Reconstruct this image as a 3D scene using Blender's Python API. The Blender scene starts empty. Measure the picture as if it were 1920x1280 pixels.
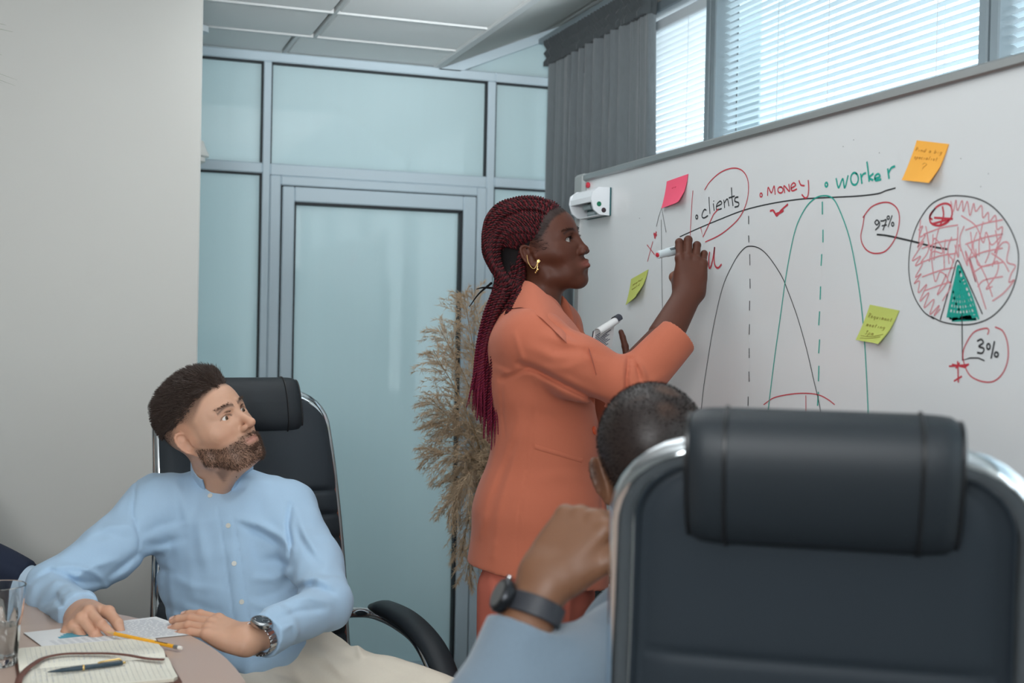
import bpy, bmesh, math, random
import numpy as np
from mathutils import Vector, Matrix
from mathutils.bvhtree import BVHTree

random.seed(7)
RNG = np.random.default_rng(7)
SC = bpy.context.scene
COL = SC.collection
V3 = lambda *a: np.array(a, float)

# ------------------------------------------------------------------ camera
FPX = 2300.0
CAM = V3(0, 0, 1.39)


def _rot(yaw, pitch, roll):
    cy, sy, cp, sp, cr, sr = math.cos(yaw), math.sin(yaw), math.cos(pitch), math.sin(pitch), math.cos(roll), math.sin(roll)
    B = np.array([[1, 0, 0], [0, 0, -1], [0, 1, 0]], float)
    return np.array([[cr, -sr, 0], [sr, cr, 0], [0, 0, 1]]) @ np.array([[1, 0, 0], [0, cp, sp], [0, -sp, cp]]) @ B @ np.array([[cy, sy, 0], [-sy, cy, 0], [0, 0, 1]])


RC = _rot(math.radians(-19.41), math.radians(-0.83), math.radians(1.17))   # rows: right, down, forward
cam_d = bpy.data.cameras.new('camera')
cam_d.sensor_width = 36.0
cam_d.lens = FPX / 1920 * 36
cam_d.clip_start = 0.05
cam_d.dof.use_dof = True
cam_d.dof.focus_distance = 2.75
cam_d.dof.aperture_fstop = cam_d.lens / 1000 / 0.0105
cam_o = bpy.data.objects.new('camera', cam_d)
COL.objects.link(cam_o)
M = Matrix.Identity(4)
for i in range(3):
    M[i][0], M[i][1], M[i][2], M[i][3] = RC[0][i], -RC[1][i], -RC[2][i], CAM[i]
cam_o.matrix_world = M
SC.camera = cam_o


def ray(px, py):
    return RC.T @ V3((px - 960) / FPX, (py - 640) / FPX, 1.0)


def P(px, py, d):
    return CAM + d * ray(px, py)


def onX(px, py, X):
    r = ray(px, py)
    return CAM + r * (X / r[0])


def onY(px, py, Y):
    r = ray(px, py)
    return CAM + r * (Y / r[1])


def onZ(px, py, Z):
    r = ray(px, py)
    return CAM + r * ((Z - CAM[2]) / r[2])


def D(r, u, t):
    """direction: r to the right, u up, t towards the viewer"""
    v = r * RC[0] - u * RC[1] - t * RC[2]
    return v / np.linalg.norm(v)


def unit(v):
    v = np.asarray(v, float)
    return v / np.linalg.norm(v)


# ------------------------------------------------------------------ world, lights, exposure
W_ = bpy.data.worlds.new('sky')
SC.world = W_
W_.use_nodes = True
bg = W_.node_tree.nodes['Background']
bg.inputs[0].default_value = (0.86, 0.945, 1.0, 1)
bg.inputs[1].default_value = 3.7
SC.view_settings.view_transform = 'Standard'
SC.view_settings.look = 'None'
SC.view_settings.exposure = 0.05
SC.view_settings.gamma = 1.0
SC.view_settings.use_curve_mapping = False
SC.cycles.use_denoising = True
SC.cycles.max_bounces = 8
SC.cycles.transparent_max_bounces = 12


def area(name, loc, target, sx, sy, power, color=(1, 1, 1), spread=180):
    l = bpy.data.lights.new(name, 'AREA')
    l.shape = 'RECTANGLE'
    l.size, l.size_y = sx, sy
    l.energy = power
    l.color = color
    l.spread = math.radians(spread)
    o = bpy.data.objects.new(name, l)
    o.location = loc
    o.rotation_euler = (Vector(target) - Vector(loc)).to_track_quat('-Z', 'Y').to_euler()
    COL.objects.link(o)
    return o


area('key_softbox', (-0.95, -1.0, 2.0), (0.9, 2.6, 1.25), 0.55, 0.55, 17, (0.97, 0.98, 1.0))
area('bounce_flash', (-0.35, -0.1, 1.6), (-0.05, 0.75, 2.34), 0.8, 0.8, 30, (0.95, 0.985, 1.0))
area('overhead_fill', (0.65, 2.4, 2.335), (0.65, 2.41, 0), 0.9, 1.9, 8, (0.95, 0.985, 1.0))  # added fill above the frame, lifts the ambient light towards the partition
area('far_ceiling_fill', (0.58, 1.55, 1.95), (1.10, 3.7, 2.40), 0.4, 0.4, 3.4, (0.95, 0.985, 1.0), 44)  # added fill out of view, brightens the far ceiling
area('partition_back_fill', (0.8, 5.9, 1.6), (0.8, 4.5, 1.4), 3.0, 1.8, 96, (0.86, 0.97, 1.0))  # added panel behind the partition so that its frosted glass glows


# ------------------------------------------------------------------ materials
def lin(c):
    return tuple(((x / 255) / 12.92 if x / 255 <= 0.04045 else ((x / 255 + 0.055) / 1.055) ** 2.4) for x in c)


def mat(name, rgb=(200, 200, 200), rough=0.5, metal=0.0, vcol=False, noise=0.0, nscale=40, bump=0.0, bscale=200,
        coat=0.0, sss=0.0, trans=0.0, ior=1.45, weave=0.0, wscale=900, sheen=0.0, spec=0.5, translucent=0.0, alpha=1.0, emit=None, stretch=None):
    m = bpy.data.materials.new(name)
    m.use_nodes = True
    nt = m.node_tree
    N, L = nt.nodes, nt.links
    b = N['Principled BSDF']
    c = lin(rgb)
    b.inputs['Base Color'].default_value = (*c, 1)
    b.inputs['Roughness'].default_value = rough
    b.inputs['Metallic'].default_value = metal
    b.inputs['Coat Weight'].default_value = coat
    b.inputs['Coat Roughness'].default_value = 0.03
    b.inputs['Transmission Weight'].default_value = trans
    b.inputs['IOR'].default_value = ior
    b.inputs['Specular IOR Level'].default_value = spec
    b.inputs['Sheen Weight'].default_value = sheen
    if sss:
        b.inputs['Subsurface Weight'].default_value = sss
        b.inputs['Subsurface Radius'].default_value = (0.008, 0.003, 0.0015)
        b.inputs['Subsurface Scale'].default_value = 1.0
    tc = N.new('ShaderNodeTexCoord')
    mp = N.new('ShaderNodeMapping')
    L.new(tc.outputs['Object'], mp.inputs[0])
    if stretch:
        mp.inputs['Scale'].default_value = stretch
    src = None
    if vcol:
        a = N.new('ShaderNodeVertexColor')
        a.layer_name = 'Col'
        src = a.outputs[0]
    if noise or weave:
        n = N.new('ShaderNodeTexNoise')
        n.inputs['Scale'].default_value = nscale
        n.inputs['Detail'].default_value = 4
        L.new(mp.outputs[0], n.inputs[0])
        mr = N.new('ShaderNodeMapRange')
        mr.inputs[3].default_value = 1 - noise
        mr.inputs[4].default_value = 1 + noise
        L.new(n.outputs[0], mr.inputs[0])
        hs = N.new('ShaderNodeHueSaturation')
        L.new(mr.outputs[0], hs.inputs['Value'])
        if src is None:
            hs.inputs['Color'].default_value = (*c, 1)
        else:
            L.new(src, hs.inputs['Color'])
        src = hs.outputs[0]
    if src is not None:
        L.new(src, b.inputs['Base Color'])
    if bump or weave:
        bp = N.new('ShaderNodeBump')
        bp.inputs['Distance'].default_value = 0.001
        if weave:
            w1 = N.new('ShaderNodeTexWave')
            w1.inputs['Scale'].default_value = wscale
            w1.bands_direction = 'X'
            w1.inputs['Distortion'].default_value = 1.5
            w2 = N.new('ShaderNodeTexWave')
            w2.inputs['Scale'].default_value = wscale
            w2.bands_direction = 'Z'
            w2.inputs['Distortion'].default_value = 1.5
            mx = N.new('ShaderNodeMath')
            mx.operation = 'ADD'
            L.new(mp.outputs[0], w1.inputs[0])
            L.new(mp.outputs[0], w2.inputs[0])
            L.new(w1.outputs[1], mx.inputs[0])
            L.new(w2.outputs[1], mx.inputs[1])
            bp.inputs['Strength'].default_value = weave
            L.new(mx.outputs[0], bp.inputs['Height'])
        else:
            n2 = N.new('ShaderNodeTexNoise')
            n2.inputs['Scale'].default_value = bscale
            n2.inputs['Detail'].default_value = 5
            L.new(mp.outputs[0], n2.inputs[0])
            bp.inputs['Strength'].default_value = bump
            L.new(n2.outputs[0], bp.inputs['Height'])
        L.new(bp.outputs[0], b.inputs['Normal'])
    if translucent:
        tr = N.new('ShaderNodeBsdfTranslucent')
        tr.inputs[0].default_value = (*c, 1)
        if src is not None:
            L.new(src, tr.inputs[0])
        mix = N.new('ShaderNodeMixShader')
        mix.inputs[0].default_value = translucent
        L.new(b.outputs[0], mix.inputs[1])
        L.new(tr.outputs[0], mix.inputs[2])
        L.new(mix.outputs[0], N['Material Output'].inputs[0])
    if emit:
        b.inputs['Emission Color'].default_value = (*lin(emit[0]), 1)
        b.inputs['Emission Strength'].default_value = emit[1]
    return m


# ------------------------------------------------------------------ objects
ORG = {}


def empty(name, loc, label=None, cat=None, group=None, rotz=0.0, kind=None):
    o = bpy.data.objects.new(name, None)
    o.empty_display_size = 0.05
    o.location = tuple(loc)
    o.rotation_euler = (0, 0, rotz)
    COL.objects.link(o)
    ORG[o.name] = np.array(loc, float)
    tag(o, label, cat, group, kind)
    return o


def tag(o, label=None, cat=None, group=None, kind=None):
    for k, v in (('label', label), ('category', cat), ('group', group), ('kind', kind)):
        if v:
            o[k] = v
    return o


def mesh_obj(name, verts, faces, m, parent=None, smooth=True, colors=None, local=False):
    """links one mesh object; verts are world coordinates unless local"""
    v = np.asarray(verts, float).reshape(-1, 3)
    org = V3(0, 0, 0)
    if parent is not None and not local:
        org = ORG[parent.name]
        v = v - org
    me = bpy.data.meshes.new(name)
    if isinstance(faces, np.ndarray):
        n, k = faces.shape
        me.vertices.add(len(v))
        me.vertices.foreach_set('co', v.astype(np.float32).ravel())
        me.loops.add(n * k)
        me.loops.foreach_set('vertex_index', faces.astype(np.int32).ravel())
        me.polygons.add(n)
        me.polygons.foreach_set('loop_start', np.arange(0, n * k, k, dtype=np.int32))
        me.update(calc_edges=True)
    else:
        me.from_pydata([tuple(x) for x in v], [], faces)
    me.polygons.foreach_set('use_smooth', [bool(smooth)] * len(me.polygons))
    if colors is not None:
        ca = me.color_attributes.new('Col', 'FLOAT_COLOR', 'POINT')
        c4 = np.ones((len(v), 4), np.float32)
        c4[:, :3] = colors
        ca.data.foreach_set('color', c4.ravel())
    me.update()
    o = bpy.data.objects.new(name, me)
    if m is not None:
        me.materials.append(m)
    COL.objects.link(o)
    if parent is not None:
        o.parent = parent
    ORG[o.name] = org
    return o


class MB:
    """collects shapes into one mesh"""

    def __init__(s):
        s.v, s.f, s.n = [], [], 0

    def raw(s, verts, faces):
        s.v.append(np.asarray(verts, float).reshape(-1, 3))
        s.f += [tuple(int(i) + s.n for i in f) for f in faces]
        s.n += len(s.v[-1])
        return s

    def box(s, lo, hi):
        lo, hi = np.array(lo, float), np.array(hi, float)
        return s.obox((lo + hi) / 2, np.eye(3), (hi - lo) / 2)

    def obox(s, c, R, h, bev=None):
        """oriented box with chamfered edges; R rows are axes"""
        R = np.asarray(R, float)
        h = np.asarray(h, float)
        b = min(0.004, 0.25 * min(h)) if bev is None else bev
        vs, idx = [], {}
        for sx in (-1, 1):
            for sy in (-1, 1):
                for sz in (-1, 1):
                    for ax in range(3):
                        q = np.array([sx, sy, sz]) * h
                        for k in range(3):
                            if k != ax:
                                q[k] -= [sx, sy, sz][k] * b
                        idx[(sx, sy, sz, ax)] = len(vs)
                        vs.append(q)
        fs = []
        for ax in range(3):
            u, w = [(1, 2), (2, 0), (0, 1)][ax]
            for sg in (-1, 1):
                loop = []
                for a, c2 in ((-1, -1), (1, -1), (1, 1), (-1, 1)):
                    t = [0, 0, 0]
                    t[ax], t[u], t[w] = sg, a, c2
                    loop.append(idx[(*t, ax)])
                fs.append(loop if sg > 0 else loop[::-1])
        for ax in range(3):
            u, w = [(1, 2), (2, 0), (0, 1)][ax]
            for a in (-1, 1):
                for c2 in (-1, 1):
                    t0, t1 = [0, 0, 0], [0, 0, 0]
                    t0[ax], t0[u], t0[w] = -1, a, c2
                    t1[ax], t1[u], t1[w] = 1, a, c2
                    q = [idx[(*t0, u)], idx[(*t1, u)], idx[(*t1, w)], idx[(*t0, w)]]
                    fs.append(q if a * c2 < 0 else q[::-1])
        for sx in (-1, 1):
            for sy in (-1, 1):
                for sz in (-1, 1):
                    q = [idx[(sx, sy, sz, k)] for k in range(3)]
                    fs.append(q if sx * sy * sz > 0 else q[::-1])
        return s.raw(np.asarray(vs) @ R + np.asarray(c, float), fs)

    def tube(s, pts, r, sides=10, cap=True, flat=None, up=None, closed=False):
        """sweep a circle (or ellipse: flat = depth factor, up = its axis) along pts; r scalar or list"""
        p = np.asarray(pts, float)
        n = len(p)
        r = np.full(n, r, float) if np.isscalar(r) else np.asarray(r, float)
        t = np.gradient(p, axis=0)
        if closed:
            t = np.roll(p, -1, 0) - np.roll(p, 1, 0)
        t /= np.linalg.norm(t, axis=1)[:, None] + 1e-12
        if up is not None:
            a0 = np.asarray(up, float)
        else:
            a0 = V3(0, 0, 1) if abs(t[0][2]) < 0.9 else V3(1, 0, 0)
        us, ws = [], []
        u = a0 - t[0] * (a0 @ t[0])
        u /= np.linalg.norm(u)
        for i in range(n):
            if up is not None:
                u = a0 - t[i] * (a0 @ t[i])
            else:
                u = u - t[i] * (u @ t[i])
            u = u / (np.linalg.norm(u) + 1e-12)
            us.append(u)
            ws.append(np.cross(t[i], u))
        us, ws = np.array(us), np.array(ws)
        an = np.linspace(0, 2 * np.pi, sides, endpoint=False)
        fl = 1.0 if flat is None else flat
        ring = p[:, None] + r[:, None, None] * (np.cos(an)[None, :, None] * us[:, None] * fl + np.sin(an)[None, :, None] * ws[:, None])
        fs = []
        m = n if closed else n - 1
        for i in range(m):
            j = (i + 1) % n
            for k in range(sides):
                k2 = (k + 1) % sides
                fs.append((i * sides + k, i * sides + k2, j * sides + k2, j * sides + k))
        if cap and not closed:
            fs.append(tuple(range(sides))[::-1])
            fs.append(tuple((n - 1) * sides + k for k in range(sides)))
        return s.raw(ring.reshape(-1, 3), fs)

    def lathe(s, prof, c, axis=(0, 0, 1), sides=24):
        """revolve (radius, height) pairs round an axis at c"""
        ax = unit(axis)
        u = unit(np.cross(ax, V3(1, 0, 0) if abs(ax[0]) < 0.9 else V3(0, 1, 0)))
        w = np.cross(ax, u)
        an = np.linspace(0, 2 * np.pi, sides, endpoint=False)
        vs = []
        for r, h in prof:
            vs.append(np.asarray(c) + ax * h + r * (np.cos(an)[:, None] * u + np.sin(an)[:, None] * w))
        fs = []
        for i in range(len(prof) - 1):
            for k in range(sides):
                k2 = (k + 1) % sides
                fs.append((i * sides + k, i * sides + k2, (i + 1) * sides + k2, (i + 1) * sides + k))
        fs.append(tuple(range(sides))[::-1])
        fs.append(tuple((len(prof) - 1) * sides + k for k in range(sides)))
        return s.raw(np.concatenate(vs), fs)

    def disc(s, c, nrm, r, th=0.001, sides=20):
        return s.lathe([(r * 0.9, 0), (r, th * 0.4), (r * 0.93, th), (r * 0.2, th)], c, nrm, sides)

    def grid(s, g, flip=False):
        """(n, m, 3) array of points as a quad sheet"""
        g = np.asarray(g, float)
        n, m = g.shape[:2]
        fs = []
        for i in range(n - 1):
            for j in range(m - 1):
                q = (i * m + j, i * m + j + 1, (i + 1) * m + j + 1, (i + 1) * m + j)
                fs.append(q[::-1] if flip else q)
        return s.raw(g.reshape(-1, 3), fs)

    def prism(s, poly, off):
        """flat polygon thickened by the vector off"""
        p = np.asarray(poly, float)
        n = len(p)
        fs = [tuple(range(n))[::-1], tuple(range(n, 2 * n))]
        for i in range(n):
            j = (i + 1) % n
            fs.append((i, j, n + j, n + i))
        return s.raw(np.concatenate([p, p + np.asarray(off, float)]), fs)

    def build(s, name, m, parent=None, smooth=True, local=False, colors=None):
        o = mesh_obj(name, np.concatenate(s.v), s.f, m, parent, smooth, colors, local)
        bm = bmesh.new()
        bm.from_mesh(o.data)
        bmesh.ops.recalc_face_normals(bm, faces=bm.faces[:])
        bm.to_mesh(o.data)
        bm.free()
        if smooth:
            try:
                o.data.set_sharp_from_angle(angle=math.radians(38))
            except Exception:
                pass
        return o


def spline(pts, n=24):
    """Catmull-Rom through pts"""
    p = np.asarray(pts, float)
    p = np.concatenate([[2 * p[0] - p[1]], p, [2 * p[-1] - p[-2]]])
    k = len(p) - 3
    t = np.linspace(0, k - 1e-9, n)
    i = t.astype(int)
    f = (t - i)[:, None]
    a, b, c, d = p[i], p[i + 1], p[i + 2], p[i + 3]
    return 0.5 * (2 * b + (c - a) * f + (2 * a - 5 * b + 4 * c - d) * f ** 2 + (3 * b - a - 3 * c + d) * f ** 3)


# ------------------------------------------------------------------ sculpting: smooth distance field -> surface
def project(p):
    q = (np.asarray(p) - CAM) @ RC.T
    return 960 + FPX * q[..., 0] / q[..., 2], 640 + FPX * q[..., 1] / q[..., 2], q[..., 2]


class Vol:
    def __init__(s, lo, hi, h):
        s.lo = np.array(lo, float)
        s.h = h
        s.n = np.ceil((np.array(hi, float) - s.lo) / h).astype(int) + 1
        s.f = np.full(s.n, 1.0, np.float32)

    def reg(s, lo, hi):
        a = np.clip(np.floor((np.array(lo) - s.lo) / s.h).astype(int), 0, s.n)
        b = np.clip(np.ceil((np.array(hi) - s.lo) / s.h).astype(int) + 1, 0, s.n)
        if (b <= a).any():
            return None, None
        sl = tuple(slice(x, y) for x, y in zip(a, b))
        g = [(s.lo[k] + s.h * np.arange(a[k], b[k])).astype(np.float32) for k in range(3)]
        return sl, (g[0][:, None, None], g[1][None, :, None], g[2][None, None, :])

    def put(s, sl, d, k, sub=False):
        f = s.f[sl]
        k = max(k, 1e-5)
        if not sub:
            h = np.clip(0.5 + 0.5 * (f - d) / k, 0, 1)
            s.f[sl] = f * (1 - h) + d * h - k * h * (1 - h)
        else:
            h = np.clip(0.5 - 0.5 * (f + d) / k, 0, 1)
            s.f[sl] = f * (1 - h) - d * h + k * h * (1 - h)

    def ball(s, c, r, k=0.01, sub=False):
        return s.ell(c, (r, r, r), None, k, sub)

    def ell(s, c, r, R=None, k=0.01, sub=False):
        """ellipsoid, R rows = its axes"""
        c, r = np.asarray(c, float), np.asarray(r, float)
        R = np.eye(3) if R is None else np.asarray(R, float)
        m = np.sqrt(((R * r[:, None]) ** 2).sum(0)) + k + 3 * s.h
        sl, g = s.reg(c - m, c + m)
        if sl is None:
            return s
        x, y, z = g[0] - c[0], g[1] - c[1], g[2] - c[2]
        q = [R[i, 0] * x + R[i, 1] * y + R[i, 2] * z for i in range(3)]
        k0 = np.sqrt(sum((q[i] / r[i]) ** 2 for i in range(3)))
        k1 = np.sqrt(sum((q[i] / r[i] ** 2) ** 2 for i in range(3))) + 1e-6
        s.put(sl, k0 * (k0 - 1) / k1, k, sub)
        return s

    def cone(s, a, b, ra, rb=None, k=0.01, sub=False):
        a, b = np.asarray(a, float), np.asarray(b, float)
        rb = ra if rb is None else rb
        R_ = max(ra, rb) + k + 3 * s.h
        sl, g = s.reg(np.minimum(a, b) - R_, np.maximum(a, b) + R_)
        if sl is None:
            return s
        ba = b - a
        L2 = ba @ ba + 1e-12
        x, y, z = g[0] - a[0], g[1] - a[1], g[2] - a[2]
        t = np.clip((x * ba[0] + y * ba[1] + z * ba[2]) / L2, 0, 1)
        d = np.sqrt((x - t * ba[0]) ** 2 + (y - t * ba[1]) ** 2 + (z - t * ba[2]) ** 2) - (ra + (rb - ra) * t)
        s.put(sl, d, k, sub)
        return s

    def econe(s, a, b, A, B, side, k=0.02, sub=False):
        """limb of elliptic section: A, B = (half width along side, half depth) at each end"""
        a, b = np.asarray(a, float), np.asarray(b, float)
        ba = b - a
        Ln = np.linalg.norm(ba)
        w = ba / Ln
        u = np.asarray(side, float)
        u = unit(u - w * (u @ w))
        v = np.cross(w, u)
        R_ = max(*A, *B) + k + 3 * s.h
        sl, g = s.reg(np.minimum(a, b) - R_, np.maximum(a, b) + R_)
        if sl is None:
            return s
        x, y, z = g[0] - a[0], g[1] - a[1], g[2] - a[2]
        pu = x * u[0] + y * u[1] + z * u[2]
        pv = x * v[0] + y * v[1] + z * v[2]
        pw = x * w[0] + y * w[1] + z * w[2]
        t = np.clip(pw / Ln, 0, 1)
        ru = A[0] + (B[0] - A[0]) * t
        rv = A[1] + (B[1] - A[1]) * t
        ex = pw - t * Ln
        rw = np.minimum(ru, rv)
        k0 = np.sqrt((pu / ru) ** 2 + (pv / rv) ** 2 + (ex / rw) ** 2)
        k1 = np.sqrt((pu / ru ** 2) ** 2 + (pv / rv ** 2) ** 2 + (ex / rw ** 2) ** 2) + 1e-6
        s.put(sl, k0 * (k0 - 1) / k1, k, sub)
        return s

    def chain(s, pts, rs, k=0.01, k0=None, sub=False):
        for i in range(len(pts) - 1):
            s.cone(pts[i], pts[i + 1], rs[i], rs[i + 1], (k0 if (i == 0 and k0 is not None) else k), sub)
        return s

    def cut(s, c, n, lo=None, hi=None, k=0.002):
        """remove what lies on the n side of the plane through c, inside the box lo..hi"""
        c, n = np.asarray(c, float), unit(n)
        lo = s.lo if lo is None else lo
        hi = s.lo + s.n * s.h if hi is None else hi
        sl, g = s.reg(lo, hi)
        if sl is None:
            return s
        d = (g[0] - c[0]) * n[0] + (g[1] - c[1]) * n[1] + (g[2] - c[2]) * n[2]
        s.put(sl, -d.astype(np.float32), k, True)
        return s

    def fold(s, px, width, depth, dmin=0.0, dmax=9.0, soft=True):
        """relief along an image-space polyline: depth > 0 raises the surface, < 0 sinks it (m); width in photo pixels"""
        q = np.asarray(px, float)
        x, y, d = s._pix()
        bb = (x > q[:, 0].min() - 3 * width) & (x < q[:, 0].max() + 3 * width) & (y > q[:, 1].min() - 3 * width) & (y < q[:, 1].max() + 3 * width)
        bb &= (d > dmin) & (d < dmax) & (np.abs(s.f) < 0.03)
        i = np.nonzero(bb)
        if len(i[0]) == 0:
            return s
        X, Y = x[i], y[i]
        best = np.full(len(X), 1e9, np.float32)
        wt = np.ones(len(X), np.float32)
        n = len(q) - 1
        for j in range(n):
            a, b = q[j], q[j + 1]
            ba = b - a
            t = np.clip(((X - a[0]) * ba[0] + (Y - a[1]) * ba[1]) / (ba @ ba + 1e-9), 0, 1)
            e = np.hypot(X - a[0] - t * ba[0], Y - a[1] - t * ba[1])
            m = e < best
            best[m] = e[m]
            tt = (j + t) / n
            wt[m] = (np.sin(np.pi * (0.08 + 0.84 * tt)) ** 0.6)[m]
        amt = depth * np.exp(-(best / width) ** 2)
        if soft:
            amt = amt * wt
        s.f[i] -= amt.astype(np.float32)
        return s

    def _pix(s):
        if not hasattr(s, '_pc'):
            g = [(s.lo[k] + s.h * np.arange(s.n[k])).astype(np.float32) for k in range(3)]
            x, y, z = g[0][:, None, None] - CAM[0], g[1][None, :, None] - CAM[1], g[2][None, None, :] - CAM[2]
            a, b, c = [(RC[k, 0] * x + RC[k, 1] * y + RC[k, 2] * z).astype(np.float32) for k in range(3)]
            s._pc = (960 + FPX * a / c, 640 + FPX * b / c, c)
        return s._pc

    def noise(s, amp, scale, seed=0):
        r = np.random.default_rng(seed)
        g = [(s.lo[k] + s.h * np.arange(s.n[k])).astype(np.float32) for k in range(3)]
        x, y, z = g[0][:, None, None], g[1][None, :, None], g[2][None, None, :]
        t = 0
        for _ in range(6):
            w = r.normal(size=3) * scale
            t = t + np.sin(w[0] * x + w[1] * y + w[2] * z + r.uniform(0, 6.28))
        s.f += (amp * t / 3).astype(np.float32)
        return s

    def surface(s):
        f = s.f
        neg = f < 0
        c = np.zeros(tuple(x - 1 for x in f.shape), np.int8)
        offs = [(i, j, k) for i in (0, 1) for j in (0, 1) for k in (0, 1)]
        nx, ny, nz = c.shape
        for o in offs:
            c += neg[o[0]:o[0] + nx, o[1]:o[1] + ny, o[2]:o[2] + nz]
        act = np.nonzero((c > 0) & (c < 8))
        A = np.array(act).T
        vals = np.stack([f[A[:, 0] + o[0], A[:, 1] + o[1], A[:, 2] + o[2]] for o in offs], 1)
        sm = np.zeros((len(A), 3))
        ct = np.zeros(len(A))
        O = np.array(offs, float)
        for a in range(8):
            for b in range(a + 1, 8):
                if np.abs(O[a] - O[b]).sum() == 1:
                    m = (vals[:, a] < 0) != (vals[:, b] < 0)
                    t = vals[m, a] / (vals[m, a] - vals[m, b])
                    sm[m] += O[a] + t[:, None] * (O[b] - O[a])
                    ct[m] += 1
        verts = s.lo + (A + sm / ct[:, None]) * s.h
        idx = np.full(c.shape, -1, np.int32)
        idx[act] = np.arange(len(A))
        quads = []
        for ax in range(3):
            u, w = (ax + 1) % 3, (ax + 2) % 3
            sl0, sl1 = [slice(None)] * 3, [slice(None)] * 3
            sl0[ax], sl1[ax] = slice(0, -1), slice(1, None)
            n0, n1 = neg[tuple(sl0)], neg[tuple(sl1)]
            e = np.array(np.nonzero(n0 != n1)).T
            e = e[(e[:, u] > 0) & (e[:, w] > 0) & (e[:, u] < c.shape[u]) & (e[:, w] < c.shape[w])]
            st = n0[e[:, 0], e[:, 1], e[:, 2]]

            def cell(du, dw):
                q = e.copy()
                q[:, u] += du
                q[:, w] += dw
                return idx[q[:, 0], q[:, 1], q[:, 2]]
            q = np.stack([cell(-1, -1), cell(0, -1), cell(0, 0), cell(-1, 0)], 1)
            q[~st] = q[~st][:, ::-1]
            quads.append(q)
        F = np.concatenate(quads)
        F = F[(F >= 0).all(1)]
        return verts, F


def vnormals(v, f):
    n = np.zeros_like(v)
    a = np.cross(v[f[:, 2]] - v[f[:, 0]], v[f[:, 3]] - v[f[:, 1]])
    for k in range(4):
        np.add.at(n, f[:, k], a)
    return n / (np.linalg.norm(n, axis=1)[:, None] + 1e-12)


def join_vf(parts):
    vs, fs, n = [], [], 0
    for v, f in parts:
        vs.append(v)
        fs.append(f + n)
        n += len(v)
    return np.concatenate(vs), np.concatenate(fs)


def strands(roots, dirs, length, r0, seg=3, curl=None, jit=0.25, seed=1, taper=0.15):
    """many tapered hairs as one mesh -> (verts, faces); curl: vector added progressively"""
    g = np.random.default_rng(seed)
    n = len(roots)
    Ls = length * g.uniform(0.65, 1.25, n) if np.isscalar(length) else np.asarray(length)
    d = dirs + g.normal(size=(n, 3)) * jit
    d /= np.linalg.norm(d, axis=1)[:, None]
    pts = [np.asarray(roots, float)]
    for i in range(seg):
        pts.append(pts[-1] + d * (Ls / seg)[:, None])
        if curl is not None:
            d = d + curl / seg
            d /= np.linalg.norm(d, axis=1)[:, None]
    u = np.cross(d, g.normal(size=(n, 3)))
    u /= np.linalg.norm(u, axis=1)[:, None] + 1e-9
    w = np.cross(d, u)
    rings = []
    for i, p in enumerate(pts):
        r = r0 * (1 - (1 - taper) * i / seg)
        for a in (0, 2.094, 4.189):
            rings.append(p + r * (math.cos(a) * u + math.sin(a) * w))
    V = np.stack(rings, 1)                       # n, (seg+1)*3, 3
    base = (np.arange(n) * (seg + 1) * 3)[:, None]
    F = []
    for i in range(seg):
        for k in range(3):
            F.append(base + np.array([i * 3 + k, i * 3 + (k + 1) % 3, (i + 1) * 3 + (k + 1) % 3, (i + 1) * 3 + k]))
    return V.reshape(-1, 3), np.stack(F, 1).reshape(-1, 4)
# ================================================================== the room
WY = 3.70                  # face of the white wall stub
PY = 4.50                  # glazed partition
CH = 2.3488                 # flat ceiling
XS = 1.2709                 # where the ceiling starts to slope up to the windows
WX = 1.7710                  # window wall
m_wall = mat('white_paint', (214, 213, 208), 0.85, bump=0.06, bscale=60)
m_floor = mat('grey_carpet', (92, 94, 96), 0.95, noise=0.15, nscale=400, bump=0.5, bscale=500)
m_tile = mat('ceiling_tile', (238, 240, 239), 0.95, bump=0.35, bscale=700)
m_tbar = mat('white_steel_bar', (205, 208, 208), 0.5)
m_frame = mat('blue_grey_aluminium', (190, 206, 215), 0.42, spec=0.4)
m_gasket = mat('black_gasket', (38, 42, 46), 0.6)
m_sill = mat('white_sill', (205, 208, 208), 0.6)


def structure(name, mb, m, parent=None, smooth=False):
    o = mb.build(name, m, parent, smooth)
    if parent is None:
        o['kind'] = 'structure'
    return o


structure('floor', MB().box((-4.2, -3.6, -0.06), (WX + 0.25, 8.4, 0)), m_floor)
XW = 0.0883 * WY
structure('wall_left', MB().box((-4.0, WY, 0), (XW, WY + 0.12, CH)), m_wall)
structure('wall_side', MB().box((-4.12, -3.5, 0), (-4.0, PY + 3.8, CH)), m_wall)
structure('wall_rear', MB().box((-4.12, -3.6, 0), (WX, -3.5, CH + 0.3)), m_wall)
structure('wall_corridor', MB().box((-4.0, 8.2, 0), (WX + 0.2, 8.32, CH + 0.4)), m_wall)

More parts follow.
